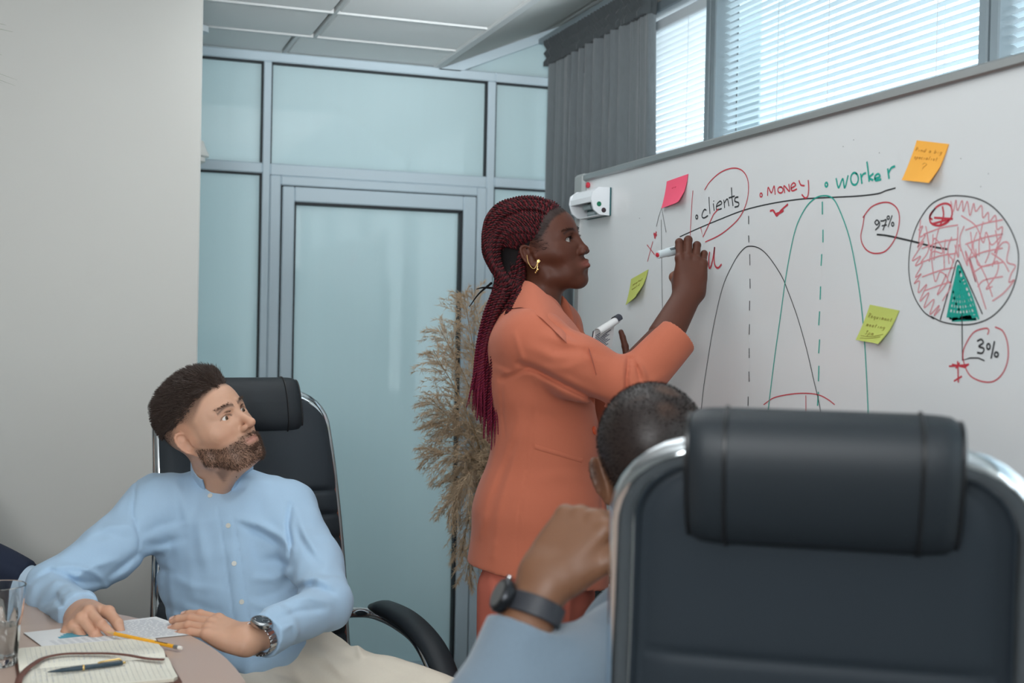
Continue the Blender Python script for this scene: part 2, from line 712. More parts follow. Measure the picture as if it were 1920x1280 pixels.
# ceiling: backing board, tee bars and separate tiles
ceil_o = empty('ceiling', (0, 0, CH), kind='structure')
MB().box((-4.1, -3.6, CH + 0.03), (XS, 8.3, CH + 0.06)).build('ceiling_backing', m_wall, ceil_o, False)
MB().box((-4.1, PY + 0.06, CH + 0.0), (XS, 8.3, CH + 0.03)).build('corridor_soffit', m_wall, ceil_o, False)
rows = [PY, 4.188, 3.832]
while rows[-1] > -3.4:
    rows.append(rows[-1] - 0.45)
bars = MB()
tile_meshes = {}
for r in range(len(rows) - 1):
    y1, y0 = rows[r], rows[r + 1]
    bars.box((-4.1, y0 - 0.006, CH - 0.0), (XS, y0 + 0.006, CH + 0.02))
    x1 = XS
    x0 = 0.6823 if r == 0 else 0.7403
    while x1 > -4.0:
        bars.box((x0 - 0.006, y0, CH), (x0 + 0.006, y1, CH + 0.02))
        key = (round(x1 - x0, 3), round(y1 - y0, 3))
        cx, cy = (x0 + x1) / 2, (y0 + y1) / 2
        if key not in tile_meshes:
            a, b = key[0] / 2 - 0.011, key[1] / 2 - 0.011
            t = MB().obox((0, 0, 0.014), np.eye(3), (a, b, 0.009), 0.005).build('ceiling_tile', m_tile, ceil_o, False, local=True)
            tile_meshes[key] = t
        else:
            t = tile_meshes[key].copy()
            COL.objects.link(t)
            t.parent = ceil_o
        t.location = (cx, cy, 0)
        x1 = x0
        x0 = x1 - 0.50
bars.box((XS - 0.03, -3.5, CH - 0.004), (XS, PY, CH + 0.02))
bars.build('ceiling_grid', m_tbar, ceil_o, False)
SLZ = CH + 0.426 * (WX - XS)
structure('ceiling_slope', MB().prism([(XS, -3.5, CH), (WX + 0.02, -3.5, SLZ + 0.008), (WX + 0.02, -3.5, SLZ + 0.05), (XS, -3.5, CH + 0.05)], (0, 11.8, 0)), m_wall)

# window wall on the right: parapet, head, piers, three windows in view and one beyond
SILL, HEAD = 0.90, 2.4497
structure('wall_right', MB().box((WX, -3.5, 0), (WX + 0.2, 8.3, SILL)).box((WX, -3.5, HEAD), (WX + 0.2, 8.3, SLZ + 0.06)), m_wall)
structure('trim_1', MB().box((WX - 0.06, -3.5, SILL - 0.03), (WX, PY - 0.03, SILL)), m_sill)
m_glass = mat('window_glass', (252, 255, 255), 0.0, trans=1.0, ior=1.02, spec=0.2)
m_winframe = mat('grey_window_frame', (136, 148, 154), 0.45)
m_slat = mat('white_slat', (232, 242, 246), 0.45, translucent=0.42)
m_slat2 = mat('sunlit_white_slat', (246, 250, 252), 0.5, translucent=0.6)  # paler, more translucent slat copy: sunlight put into the first blind's material
m_cord = mat('white_cord', (225, 232, 236), 0.7)
m_pier = mat('pale_blue_pier', (186, 206, 216), 0.9)
bays = [(3.2705, 4.4274), (2.0751, 3.2705), (0.8855, 2.0751), (-0.30, 0.8855), (-1.49, -0.30)]
blind_names = ['white slatted blind mostly closed beside the grey curtain', 'white slatted blind with open slats in the middle window',
               'white slatted blind in the window at the far right end of the board', 'white slatted blind in the fourth window from the curtain',
               'white slatted blind in the fifth window from the curtain']
slat0 = None
for i, (a, b) in enumerate(bays):
    w = empty('window_%d' % (i + 1), (WX, (a + b) / 2, SILL), kind='structure')
    f = MB()
    f.box((WX - 0.012, b - 0.031, SILL), (WX + 0.07, b - 0.0035, HEAD)).box((WX - 0.012, a + 0.0035, SILL), (WX + 0.07, a + 0.031, HEAD))
    f.box((WX - 0.01, a + 0.03, HEAD - 0.036), (WX + 0.07, b - 0.03, HEAD)).box((WX - 0.01, a + 0.03, SILL), (WX + 0.07, b - 0.03, SILL + 0.05))
    f.build('window_frame', m_winframe, w, False)
    MB().box((WX + 0.0, a - 0.0045, SILL), (WX + 0.05, a + 0.0045, HEAD)).build('gasket', m_gasket, w, False)
    MB().box((WX + 0.062, a + 0.031, SILL + 0.05), (WX + 0.068, b - 0.031, HEAD - 0.036)).build('window_pane', m_glass, w, False)
    if i in (1, 2):
        y0_ = 3.694 if i == 1 else 2.315
        MB().box((WX + 0.41, y0_, 0), (WX + 0.60, y0_ + (0.385 if i == 1 else 0.29), HEAD + 0.5)).build('outer_pier', m_pier, w, False)
    # blind: every slat a piece
    bl = empty('venetian_blind', (WX + 0.026, (a + b) / 2, SILL + 0.06), blind_names[i], 'blind', 'venetian blinds along the window wall')
    wdt = b - a - 0.072
    tilt = math.radians(-46 if i == 0 else -16)
    zs = np.arange(0.04, HEAD - SILL - 0.13, 0.02)
    if slat0 is None:
        slat0 = {}
    key = (round(wdt, 2), i == 0)
    for z in zs:
        if key not in slat0:
            g = []
            for u in np.linspace(-1, 1, 5):
                x, zz = 0.0091 * u, 0.0016 * (1 - u * u)
                g.append([(x * math.cos(tilt) - zz * math.sin(tilt), y, x * math.sin(tilt) + zz * math.cos(tilt)) for y in (-wdt / 2, -wdt / 4, 0, wdt / 4, wdt / 2)])
            s = MB().grid(g)
            s.grid(np.array(g) + V3(-0.0004 * math.sin(tilt) * 0, 0, -0.0006), True)
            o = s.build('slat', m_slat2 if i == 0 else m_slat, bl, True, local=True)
            slat0[key] = o
        else:
            o = slat0[key].copy()
            COL.objects.link(o)
            o.parent = bl
        o.location = (0, 0, z)
    MB().box((-0.014, -wdt / 2, HEAD - SILL - 0.145), (0.014, wdt / 2, HEAD - SILL - 0.11)).build('head_rail', m_cord, bl, False, local=True)
    MB().obox((0, 0, 0.012), np.eye(3), (0.012, wdt / 2, 0.006)).build('bottom_rail', m_cord, bl, False, local=True)
    c = MB()
    for y in (-wdt / 2 + 0.16, 0.02, wdt / 2 - 0.30):
        for x in (-0.0102, 0.0102):
            c.tube([(x, y, 0.01), (x, y, HEAD - SILL - 0.13)], 0.0011, 5)
    c.build('ladder_cord', m_cord, bl, True, local=True)
structure('wall_outside', MB().box((WX + 0.17, 4.391, 0), (WX + 0.2, 8.3, HEAD)), m_wall)

# glazed partition at the back
part = empty('wall_back', (1.0, PY, 0), kind='structure')
m_frost = mat('frosted_glass', (198, 213, 216), 0.5, translucent=0.38, coat=1.0, noise=0.02, nscale=3, stretch=(8, 1, 0.4))
F0, F1 = PY - 0.035, PY + 0.035


def vbar(x0, x1, z0, z1, name='mullion', parent=None, y0=F0, y1=F1):
    return MB().box((x0, y0, z0), (x1, y1, z1)).build(name, m_frame, parent or part, False)


def hbar(x0, x1, z0, z1, name='rail', parent=None, y0=F0, y1=F1):
    return MB().box((x0, y0, z0), (x1, y1, z1)).build(name, m_frame, parent or part, False)


K_ = PY / 6.2
ZZ = lambda z: 1.39 + (z - 1.35) * K_
hbar(-2.9032, 1.4846, 2.3140, CH, 'top_rail')
vbar(0.6097, 0.6380, 0, 2.3140)
vbar(1.4574, 1.4894, 0, 2.3140)
vbar(1.7216, 1.7710, 0, 2.5368)
vbar(-0.4355, -0.4035, 0, 2.3140)
hbar(1.4846, 1.7216, 2.3140, CH, 'transom')
hbar(-0.4035, 0.6097, 1.9126, 1.9503, 'transom')
hbar(0.6380, 1.4574, 1.9068, 1.9503, 'transom')
hbar(1.4894, 1.7216, 1.9126, 1.9503, 'transom')
hbar(-0.4035, 0.6097, 0, 0.08, 'transom')
hbar(1.4894, 1.7216, 0, 0.08, 'transom')
MB().prism([(XS - 0.015, F0, CH - 0.008), (2.40 * K_, F0, CH + 0.426 * (2.40 * K_ - XS)), (2.40 * K_, F0, CH + 0.426 * (2.40 * K_ - XS) - 0.038), (XS + 0.073, F0, CH - 0.008)], (0, 0.07, 0)).build('sloping_rail', m_frame, part, False)
for x0, x1, z0, z1 in ((-0.556, 0.840, ZZ(2.122), ZZ(2.623)), (-0.556, 0.840, 0.08, ZZ(2.070)), (0.879, 2.008, ZZ(2.122), ZZ(2.623)), (2.052, 2.372, ZZ(2.122), ZZ(2.623)), (2.052, 2.372, 0.08, ZZ(2.070))):
    x0, x1 = x0 * K_, x1 * K_
    MB().box((x0 - 0.004, PY - 0.004, z0 - 0.004), (x1 + 0.004, PY + 0.004, z1 + 0.004)).build('glass_pane', m_frost, part, False)
    g = MB()
    g.box((x0, F0 + 0.008, z1 - 0.006), (x1, PY - 0.004, z1)).box((x0, F0 + 0.008, z0), (x0 + 0.0045, PY - 0.004, z1)).box((x1 - 0.006, F0 + 0.008, z0), (x1, PY - 0.004, z1))
    g.build('glazing_bead', m_gasket, part, False)
MB().prism([(XS + 0.09, PY - 0.004, CH), (2.372 * K_, PY - 0.004, CH), (2.372 * K_, PY - 0.004, CH + 0.426 * (2.372 * K_ - XS) - 0.036)], (0, 0.008, 0)).build('glass_pane', m_frost, part, False)
MB().box((-4.0, PY - 0.03, 0), (-0.60 * K_, PY + 0.03, ZZ(2.623))).build('solid_panel', m_wall, part, False)
# door in it
dr = empty('door_1', (1.445 * K_, PY, 0), kind='structure')
X_ = lambda x: x * K_
dt, d1_, d2_ = ZZ(2.062), ZZ(2.016), ZZ(2.010)
MB().box((X_(0.879), F0 - 0.006, 0), (X_(0.932), F1, dt)).box((X_(1.957), F0 - 0.006, 0), (X_(2.008), F1, dt)).box((X_(0.932), F0 - 0.006, d1_), (X_(1.957), F1, dt)).build('door_frame', m_frame, dr, False)
lf = MB()
g0, g1, gt = X_(1.000), X_(1.880), ZZ(1.936)
lf.box((X_(0.940), F0 - 0.012, 0.01), (g0, F1, d2_)).box((g1, F0 - 0.012, 0.01), (X_(1.950), F1, d2_)).box((g0, F0 - 0.012, gt), (g1, F1, d2_)).box((g0, F0 - 0.012, 0.01), (g1, F1, 0.10))
leaf = lf.build('door_leaf', m_frame, dr, False)
MB().box((g0, F0 - 0.003, 0.10), (g0 + 0.007, PY, gt)).box((g1 - 0.010, F0 - 0.003, 0.10), (g1, PY, gt)).box((g0, F0 - 0.003, gt - 0.009), (g1, PY, gt)).build('glazing_bead', m_gasket, leaf, False)
MB().box((g0 - 0.003, PY - 0.005, 0.09), (g1 + 0.003, PY + 0.005, gt + 0.003)).build('door_glass', m_frost, leaf, False)
MB().box((X_(0.932), F0 + 0.004, 0), (X_(0.940), F1, d1_)).box((X_(1.950), F0 + 0.004, 0), (X_(1.957), F1, d1_)).box((X_(0.94), F0 + 0.004, d2_), (X_(1.95), F1, d1_)).build('door_seal', m_gasket, dr, False)
m_steelh = mat('satin_steel', (170, 175, 178), 0.25, 1.0)
hx = X_(1.915)
MB().tube(spline([(hx, F0 - 0.012, 0.98), (hx, F0 - 0.05, 0.98), (hx - 0.02, F0 - 0.055, 0.98), (hx - 0.10, F0 - 0.05, 0.98)], 16), 0.008, 10).build('door_handle', m_steelh, leaf)

# small white lamp that shows past the end of the white wall
lp = P(364, 290, 4.05)
lamp = empty('pendant_lamp', (lp[0], lp[1], CH), 'small white domed lamp hanging behind the end of the white wall', 'lamp')
m_lampw = mat('white_enamel', (245, 242, 235), 0.35)
MB().lathe([(0.012, 0.055), (0.03, 0.045), (0.040, 0.018), (0.048, 0.002), (0.048, -0.005), (0.036, -0.009), (0.036, -0.022), (0.022, -0.03)], lp, sides=28).build('lamp_shade', m_lampw, lamp)
MB().tube([lp + V3(0, 0, 0.05), (lp[0], lp[1], CH - 0.015)], 0.004, 6).lathe([(0.04, -0.02), (0.04, 0)], (lp[0], lp[1], CH), sides=16).build('cord', m_cord, lamp)

# ------------------------------------------------------------------ curtain
m_curt = mat('grey_curtain_cloth', (106, 113, 117), 0.95, weave=0.5, wscale=350, noise=0.16, nscale=120, stretch=(1, 1, 0.3), sheen=0.3)
m_curth = mat('dark_header_tape', (72, 78, 81), 0.95, weave=0.5, wscale=350, noise=0.15, nscale=90, sheen=0.2)
cur = empty('curtain', (1.67, 3.88, 0), 'tall pleated charcoal grey curtain hanging between the glass partition and the windows', 'curtain')
CY0, CY1 = 3.484, 4.398
CTOP = 2.4715
rg = np.random.default_rng(3)
ys = np.linspace(0, 1, 181)
ph = 2 * np.pi * 12.5 * ys + 0.9 * np.sin(7 * ys) + 0.7 * np.sin(17 * ys + 1)
zsC = np.concatenate([np.linspace(0.03, CTOP - 0.22, 30), np.linspace(CTOP - 0.20, CTOP - 0.095, 8)])
sheet = []
for z in zsC:
    q = z / CTOP
    amp = 0.0247 * (0.7 + 0.5 * (1 - q)) * (1 + 0.25 * np.sin(ph * 0.37))
    amp = amp * np.where(ys < 0.16, 0.45, 1.0)
    x = 1.680 + amp * np.sin(ph + 0.25 * np.sin(3 * z)) + 0.006 * np.sin(2.1 * ph + 2 * z)
    y = CY0 + (CY1 - CY0) * ys + 0.0145 * np.cos(ph) - 0.036 * (1 - q) * (1 - ys)
    y = y + 0.033 * (1 - ys) * max(0, q - 0.55) / 0.45
    sheet.append(np.stack([x, y, np.full_like(x, z)], 1))
mb = MB().grid(sheet)
mb.grid(np.array(sheet) + V3(0.006, 0, 0), True)
mb.build('drape', m_curt, cur)
hdr = []
for k, z in enumerate(np.linspace(CTOP - 0.098, CTOP, 7)):
    a = 0.013 if k not in (2, 4) else 0.008
    x = 1.673 + a * np.sin(ph * 3.1) - (0.0073 if k not in (2, 4) else 0.0)
    hdr.append(np.stack([x, CY0 + (CY1 - CY0) * ys + 0.033 * (1 - ys), np.full_like(x, z)], 1))
mb = MB().grid(hdr)
mb.grid(np.array(hdr) + V3(0.022, 0, 0), True)
mb.build('header_tape', m_curth, cur)
MB().box((1.655, 2.2, CTOP), (1.70, PY - 0.04, CTOP + 0.02)).build('curtain_rail', m_winframe, cur, False)
# ================================================================== whiteboard
BX = 1.35
BY0, BY1, BZ0, BZ1 = 1.27, 3.272, 0.735, 1.802
wb = empty('whiteboard', (BX + 0.1, (BY0 + BY1) / 2, 0), 'large white dry-erase board on a stand covered in marker drawings', 'whiteboard')
m_board = mat('white_enamel_board', (216, 218, 219), 0.28, coat=0.25, noise=0.012, nscale=4)
m_alu = mat('brushed_aluminium', (165, 168, 168), 0.38, 0.75)
m_cap = mat('grey_plastic_corner', (150, 156, 156), 0.5)
m_legs = mat('dark_grey_steel', (60, 64, 66), 0.45, 0.3)
MB().box((BX, BY0, BZ0), (BX + 0.016, BY1, BZ1)).build('panel', m_board, wb, False)
for nm, lo, hi in (('frame_rail', (BX - 0.010, BY0, BZ1 - 0.004), (BX + 0.020, BY1, BZ1 + 0.016)), ('frame_rail', (BX - 0.010, BY0, BZ0 - 0.014), (BX + 0.020, BY1, BZ0 + 0.006)),
                   ('frame_rail', (BX - 0.010, BY1 - 0.004, BZ0), (BX + 0.020, BY1 + 0.012, BZ1)), ('frame_rail', (BX - 0.010, BY0 - 0.012, BZ0), (BX + 0.020, BY0 + 0.004, BZ1))):
    MB().obox((np.array(lo) + np.array(hi)) / 2, np.eye(3), (np.array(hi) - np.array(lo)) / 2, 0.004).build(nm, m_alu, wb, False)
for y, z in ((BY1, BZ1), (BY0, BZ1), (BY1, BZ0), (BY0, BZ0)):
    sy, sz = (1 if y == BY1 else -1), (1 if z == BZ1 else -1)
    c = V3(BX + 0.005, y - sy * 0.018, z - sz * 0.014)
    MB().obox(c, np.eye(3), (0.018, 0.034, 0.033), 0.008).build('corner_cap', m_cap, wb, False)
MB().box((BX - 0.07, BY0 + 0.5, BZ0 - 0.03), (BX - 0.008, BY1 - 0.35, BZ0 - 0.018)).box((BX - 0.074, BY0 + 0.5, BZ0 - 0.03), (BX - 0.066, BY1 - 0.35, BZ0 - 0.006)).build('pen_tray', m_alu, wb, False)
for y in (BY0 + 0.12, BY1 - 0.12):
    MB().box((BX + 0.03, y - 0.02, 0.02), (BX + 0.07, y + 0.02, BZ1 - 0.2)).obox((BX + 0.05, y, 0.03), np.eye(3), (0.28, 0.022, 0.02)).build('leg', m_legs, wb, False)

m_black = mat('black_marker_ink', (42, 44, 46), 0.5)
m_red = mat('red_marker_ink', (190, 52, 66), 0.5)
m_pink = mat('thin_red_marker_ink', (212, 140, 146), 0.6)
m_teal = mat('teal_marker_ink', (20, 158, 142), 0.5)
A4 = (1080, 240, 2.2857)
A8 = (1180, 300, 3.692)
A48 = (1180, 400, 8.0)
A7 = (1580, 240, 2.56)


def bpt(q, A):
    p = onX(A[0] + q[0] / A[2], A[1] + q[1] / A[2], BX)
    return p[1], p[2]


def smoothed(yz, n):
    return spline(np.concatenate([np.zeros((len(yz), 1)), np.array(yz)], 1), n)[:, 1:]


LAYER = [0]


def ribbon(mb, yz, w):
    """thin raised ink line on the board"""
    p = np.array(yz, float)
    if len(p) < 2:
        return
    t = np.gradient(p, axis=0)
    t /= np.linalg.norm(t, axis=1)[:, None] + 1e-9
    n = np.stack([-t[:, 1], t[:, 0]], 1) * w / 2
    LAYER[0] = (LAYER[0] + 1) % 12
    x = BX - 0.0004 - 0.00004 * LAYER[0]
    a, b = p + n, p - n
    mb.grid([[(x, *u), (x, *v)] for u, v in zip(a, b)])


def ink(name, m, strokes, A=A4, w=0.0032, smooth=True):
    mb = MB()
    for s in strokes:
        yz = [bpt(q, A) for q in s]
        if smooth and len(yz) > 2:
            yz = smoothed(yz, max(8, 7 * len(yz)))
        ribbon(mb, yz, w)
    return mb.build(name, m, wb, False)


def oval(cx, cy, rx, ry, a0=0, n=14, turn=1.05):
    return [(cx + rx * math.cos(a0 + 6.283 * turn * i / n), cy + ry * math.sin(a0 + 6.283 * turn * i / n)) for i in range(n + 1)]


ink('drawn_arrow', m_black, [[(345, 422), (355, 380), (367, 342), (375, 385), (387, 447)], [(366, 393), (368, 600), (372, 830)]], w=0.0022, smooth=False)
ink('drawn_arrow', m_red, [[(333, 452), (347, 460)], [(345, 443), (338, 474)], [(336, 456), (339, 470)], [(342, 456), (340, 470)]], w=0.006, smooth=False)
ink('drawn_cross', m_red, [[(305, 500), (340, 545)], [(330, 485), (307, 572)]], w=0.0026)
ink('drawn_line', m_red, [[(502, 268), (497, 330), (490, 466)]], w=0.0026)
ink('writing', m_black, [oval(468, 394, 7, 13), [(535, 347), (522, 342), (508, 365), (505, 392), (520, 400), (546, 384)], [(552, 255), (555, 320), (559, 372)], [(582, 300), (585, 325), (589, 352)], [(584, 281), (586, 287)],
                         [(605, 322), (640, 302), (630, 284), (607, 308), (606, 343), (641, 336)], [(655, 275), (658, 300), (661, 332)], [(658, 298), (680, 270), (691, 320)], [(708, 190), (712, 260), (719, 318)], [(690, 262), (731, 249)],
                         [(756, 255), (736, 261), (732, 284), (758, 296), (755, 318), (730, 326)]], A8, 0.0034)
ink('drawn_loop', m_red, [[(552, 265), (575, 230), (620, 190), (670, 172), (710, 180), (735, 215), (740, 270), (728, 330), (700, 385), (655, 430), (610, 462), (555, 488)]], w=0.0027)
ink('check_mark', m_red, [[(535, 425), (545, 467), (590, 370), (612, 345)]], w=0.0030, smooth=False)
ink('writing', m_red, [[(1210, 575), (1198, 640), (1196, 720), (1200, 810), (1225, 800), (1260, 660), (1283, 505), (1274, 650), (1280, 740), (1300, 800), (1340, 815), (1388, 760)]], A48, 0.0045)
ink('drawn_line', m_black, [[(445, 466), (520, 432), (620, 390), (720, 352), (830, 325), (960, 305), (1100, 297), (1200, 292), (1290, 282), (1330, 268), (1370, 257)]], w=0.0028)
ink('writing', m_red, [oval(913, 242, 8, 13), [(958, 248), (962, 190), (985, 226), (1003, 180), (1011, 240)], oval(1047, 207, 18, 21, -1.5), [(1077, 228), (1072, 178), (1109, 215), (1105, 165)],
                       [(1120, 196), (1152, 174), (1138, 158), (1121, 180), (1128, 212), (1162, 200)], [(1175, 140), (1189, 172), (1215, 178)], [(1240, 138), (1243, 200), (1236, 250), (1218, 262), (1195, 238)]], A8, 0.0034)
ink('smudge', m_red, [[(975, 352), (1000, 350), (1022, 385), (1050, 350), (1100, 305)], [(1010, 375), (1045, 362)], [(1000, 355), (1020, 380)], [(1016, 383), (1070, 350)]], A8, 0.0042)
ink('writing', m_teal, [oval(1365, 170, 9, 14), [(1432, 125), (1450, 190), (1478, 130), (1492, 192), (1516, 105)], oval(1560, 130, 26, 42, -1.2), [(1602, 92), (1612, 165)], [(1607, 122), (1620, 98), (1640, 90)], [(1646, 10), (1655, 80), (1662, 150)],
                        [(1692, 92), (1662, 122), (1690, 140)], [(1700, 130), (1736, 115), (1725, 96), (1703, 112), (1706, 140), (1745, 134)], [(1790, 58), (1800, 130)], [(1795, 92), (1815, 55), (1842, 42)]], A8, 0.0042)
dash = [(741, 376, 741, 412), (741, 460, 742, 490), (745, 540, 746, 588), (746, 645, 747, 688), (745, 740, 744, 782), (744, 840, 743, 885), (743, 943, 743, 985), (742, 1043, 743, 1087), (739, 1150, 738, 1190), (738, 1240, 738, 1290), (738, 1340, 738, 1390)]
ink('dashed_line', m_black, [[(a, b), (c, d)] for a, b, c, d in dash], w=0.0028)
ink('drawn_curve', m_black, [[(520, 1480), (532, 1280), (545, 1135), (560, 1030), (590, 850), (630, 680), (680, 570), (720, 517), (750, 506), (790, 517), (830, 555), (880, 630), (910, 700), (950, 810), (990, 950), (1020, 1080), (1045, 1189), (1080, 1400)]], w=0.0022)
ink('drawn_curve', m_teal, [[(800, 1420), (828, 1180), (850, 1000), (878, 800), (905, 610), (940, 440), (980, 350), (1020, 305), (1060, 290), (1100, 300), (1130, 350), (1170, 460), (1200, 600), (1225, 770), (1240, 950), (1252, 1185), (1258, 1400)]], w=0.0028)
dash = [(1057, 315, 1057, 370), (1059, 435, 1059, 490), (1054, 540, 1051, 590), (1049, 678, 1047, 735), (1045, 785, 1041, 845), (1045, 905, 1041, 965), (1042, 1018, 1040, 1085), (1040, 1130, 1036, 1190)]
ink('dashed_line', m_teal, [[(a, b), (c, d)] for a, b, c, d in dash], w=0.0036)
ink('drawn_arc', m_red, [[(805, 1185), (850, 1155), (920, 1140), (985, 1136), (1040, 1143), (1080, 1162), (1110, 1185)], [(986, 1145), (987, 1250)]], w=0.0022)
ink('drawn_loop', m_red, [[(1237, 375), (1230, 420), (1222, 460), (1228, 495), (1250, 525), (1285, 537), (1330, 525), (1370, 470), (1387, 400), (1380, 350), (1350, 322), (1310, 320), (1265, 340), (1230, 384)]], w=0.0025)
ink('writing', m_black, [[(1300, 402), (1291, 394), (1282, 404), (1291, 415), (1301, 403), (1300, 420), (1284, 437)], [(1306, 398), (1319, 397), (1331, 393), (1325, 414), (1317, 438)], [(1311, 419), (1333, 415)], oval(1339, 384, 5, 7), [(1356, 374), (1338, 424)], oval(1358, 412, 5, 8)], w=0.0027)
ink('pointer_line', m_black, [[(1290, 456), (1340, 462), (1450, 487), (1530, 508), (1597, 520)]], w=0.0034)
ink('pie_outline', m_black, [[(1535, 818), (1490, 785), (1450, 720), (1430, 640), (1428, 560), (1440, 480), (1470, 400), (1520, 330), (1580, 297), (1640, 290), (1720, 302), (1790, 340), (1850, 410), (1890, 500), (1897, 580), (1880, 670), (1840, 750), (1780, 810), (1710, 838), (1640, 842), (1570, 830), (1522, 806)]], w=0.0022)
ink('wedge_outline', m_black, [[(1562, 822), (1600, 690), (1620, 615), (1636, 567), (1660, 610), (1700, 700), (1743, 797)]], w=0.0024)
wed = [[(1592, 812), (1610, 720), (1628, 640), (1640, 590), (1665, 640), (1700, 730), (1727, 820)]]
for k in range(9):
    f = k / 8
    wed.append([(1640, 595 + 4 * k), (1597 + 14 * k + 1.2 * k, 806 + (k % 2) * 8)])
for y in (640, 660, 680, 702, 726, 748, 770, 792, 806):
    hw = (y - 585) * 0.30
    wed.append([(1640 - hw * 0.72, y), (1640 + hw * 0.2, y + 7), (1640 + hw * 1.25, y - 2)])
wed += [[(1592, 800), (1700, 808), (1600, 815), (1718, 818), (1612, 824), (1680, 806)], [(1640, 592), (1628, 650), (1650, 610), (1622, 680), (1662, 640), (1618, 700), (1675, 670)]]
ink('wedge_hatching', m_teal, wed, w=0.0042)
ink('pointer_line', m_black, [[(1655, 800), (1656, 900), (1657, 995), (1690, 985), (1725, 985), (1752, 997)]], w=0.0024, smooth=False)
ink('drawn_loop', m_red, [[(1765, 885), (1770, 865), (1755, 858), (1710, 872), (1680, 910), (1660, 960), (1665, 1010), (1690, 1060), (1740, 1085), (1790, 1085), (1830, 1050), (1852, 990), (1850, 920), (1830, 870), (1797, 852)]], w=0.0022)
ink('writing', m_black, [[(1720, 913), (1738, 905), (1746, 920), (1728, 935), (1749, 945), (1742, 964), (1720, 962)], oval(1769, 936, 7, 12), [(1795, 913), (1780, 988)], oval(1803, 970, 8, 10)], w=0.0032)
ink('drawn_mark', m_red, [[(1600, 1020), (1640, 1018), (1685, 1013)], [(1637, 998), (1639, 1050), (1640, 1090)], [(1612, 1012), (1668, 1025), (1685, 1010)], [(1628, 1030), (1645, 1005)], [(1620, 1084), (1655, 1063)]], w=0.0030, smooth=False)
# the pie's red scribble, in the frame of a closer view
sc = [[(432, 440), (420, 425), (450, 380), (490, 362), (520, 375), (525, 420), (500, 455), (460, 468), (425, 455), (420, 420), (445, 385)], [(480, 375), (485, 420), (470, 465)], [(440, 430), (530, 436)], [(430, 460), (512, 440), (470, 470)]]
ink('pie_scribble', m_red, sc, A7, 0.0036)
g = np.random.default_rng(11)
zz = [[(365, 490), (385, 470), (370, 520), (398, 515), (360, 570), (390, 545), (335, 635), (375, 615), (350, 660), (385, 648), (350, 715), (378, 700), (345, 745), (370, 735), (365, 790), (405, 750), (372, 830), (415, 790), (392, 862), (440, 822), (420, 895), (465, 850), (440, 900), (470, 868)],
      [(520, 350), (532, 400), (545, 345), (552, 395), (575, 348), (580, 400), (600, 352), (612, 420), (630, 362), (640, 400), (668, 372), (675, 430), (700, 405), (705, 450), (735, 420), (742, 485), (768, 475), (760, 530), (730, 600), (770, 550), (800, 560), (790, 640), (830, 660), (810, 700), (800, 740), (825, 730), (775, 790), (720, 830)],
      [(540, 560), (556, 620), (560, 560), (600, 660), (592, 590), (640, 740), (610, 620), (690, 870)],
      [(400, 470), (425, 590), (440, 530), (470, 560), (480, 600), (430, 600), (445, 735), (470, 690), (505, 730), (455, 800), (500, 700)],
      [(500, 600), (530, 640), (505, 720), (520, 760), (480, 830)], [(570, 420), (640, 470), (675, 550), (690, 500), (715, 560), (760, 520)], [(640, 580), (650, 655), (700, 660), (745, 640), (740, 700), (690, 770), (720, 760)],
      [(600, 560), (650, 640), (690, 720), (720, 810)], [(715, 600), (770, 640), (800, 690)]]
for k in range(13):
    x0 = 375 + 30 * k
    y0 = 455 + 12 * ((k * 5) % 7)
    zz.append([(x0, y0 + g.uniform(-20, 20)), (x0 + g.uniform(-25, 10), y0 + 70), (x0 + g.uniform(-30, 0), y0 + 150 + g.uniform(-30, 30))])
for k in range(0, 9, 2):
    y0 = 470 + 34 * k
    xa = 375 + 0.1 * abs(y0 - 600)
    zz.append([(xa, y0 + 40), (xa + 90, y0 + 8), (min(xa + 170, 555 - 0.22 * max(0, y0 - 600)), y0 - 5)])
    zz.append([(590 + 0.32 * max(0, y0 - 560), y0 + 20), (680, y0 - 12), (770, y0 - 30)])
ink('pie_scribble', m_pink, zz, A7, 0.0022)
# faint wiped specks
sp = [[(x, y), (x + 2, y + 2)] for x, y in ((272, 385), (1145, 78), (1190, 50), (1300, 105), (1650, 130), (1735, 250), (1768, 195))]
ink('specks', m_black, sp, w=0.0016)

# ------------------------------------------------------------------ sticky notes
PAPER = {'pink': mat('pink_paper', (242, 92, 122), 0.8, noise=0.02, nscale=30), 'orange': mat('orange_paper', (248, 178, 72), 0.8, noise=0.02, nscale=30), 'lime': mat('lime_paper', (190, 200, 104), 0.8, noise=0.02, nscale=30)}
m_pencil = mat('faint_pencil_writing', (150, 140, 70), 0.8)
m_pencil2 = mat('faint_brown_writing', (190, 138, 62), 0.8)
m_pencilp = mat('faint_pink_writing', (214, 80, 106), 0.8)


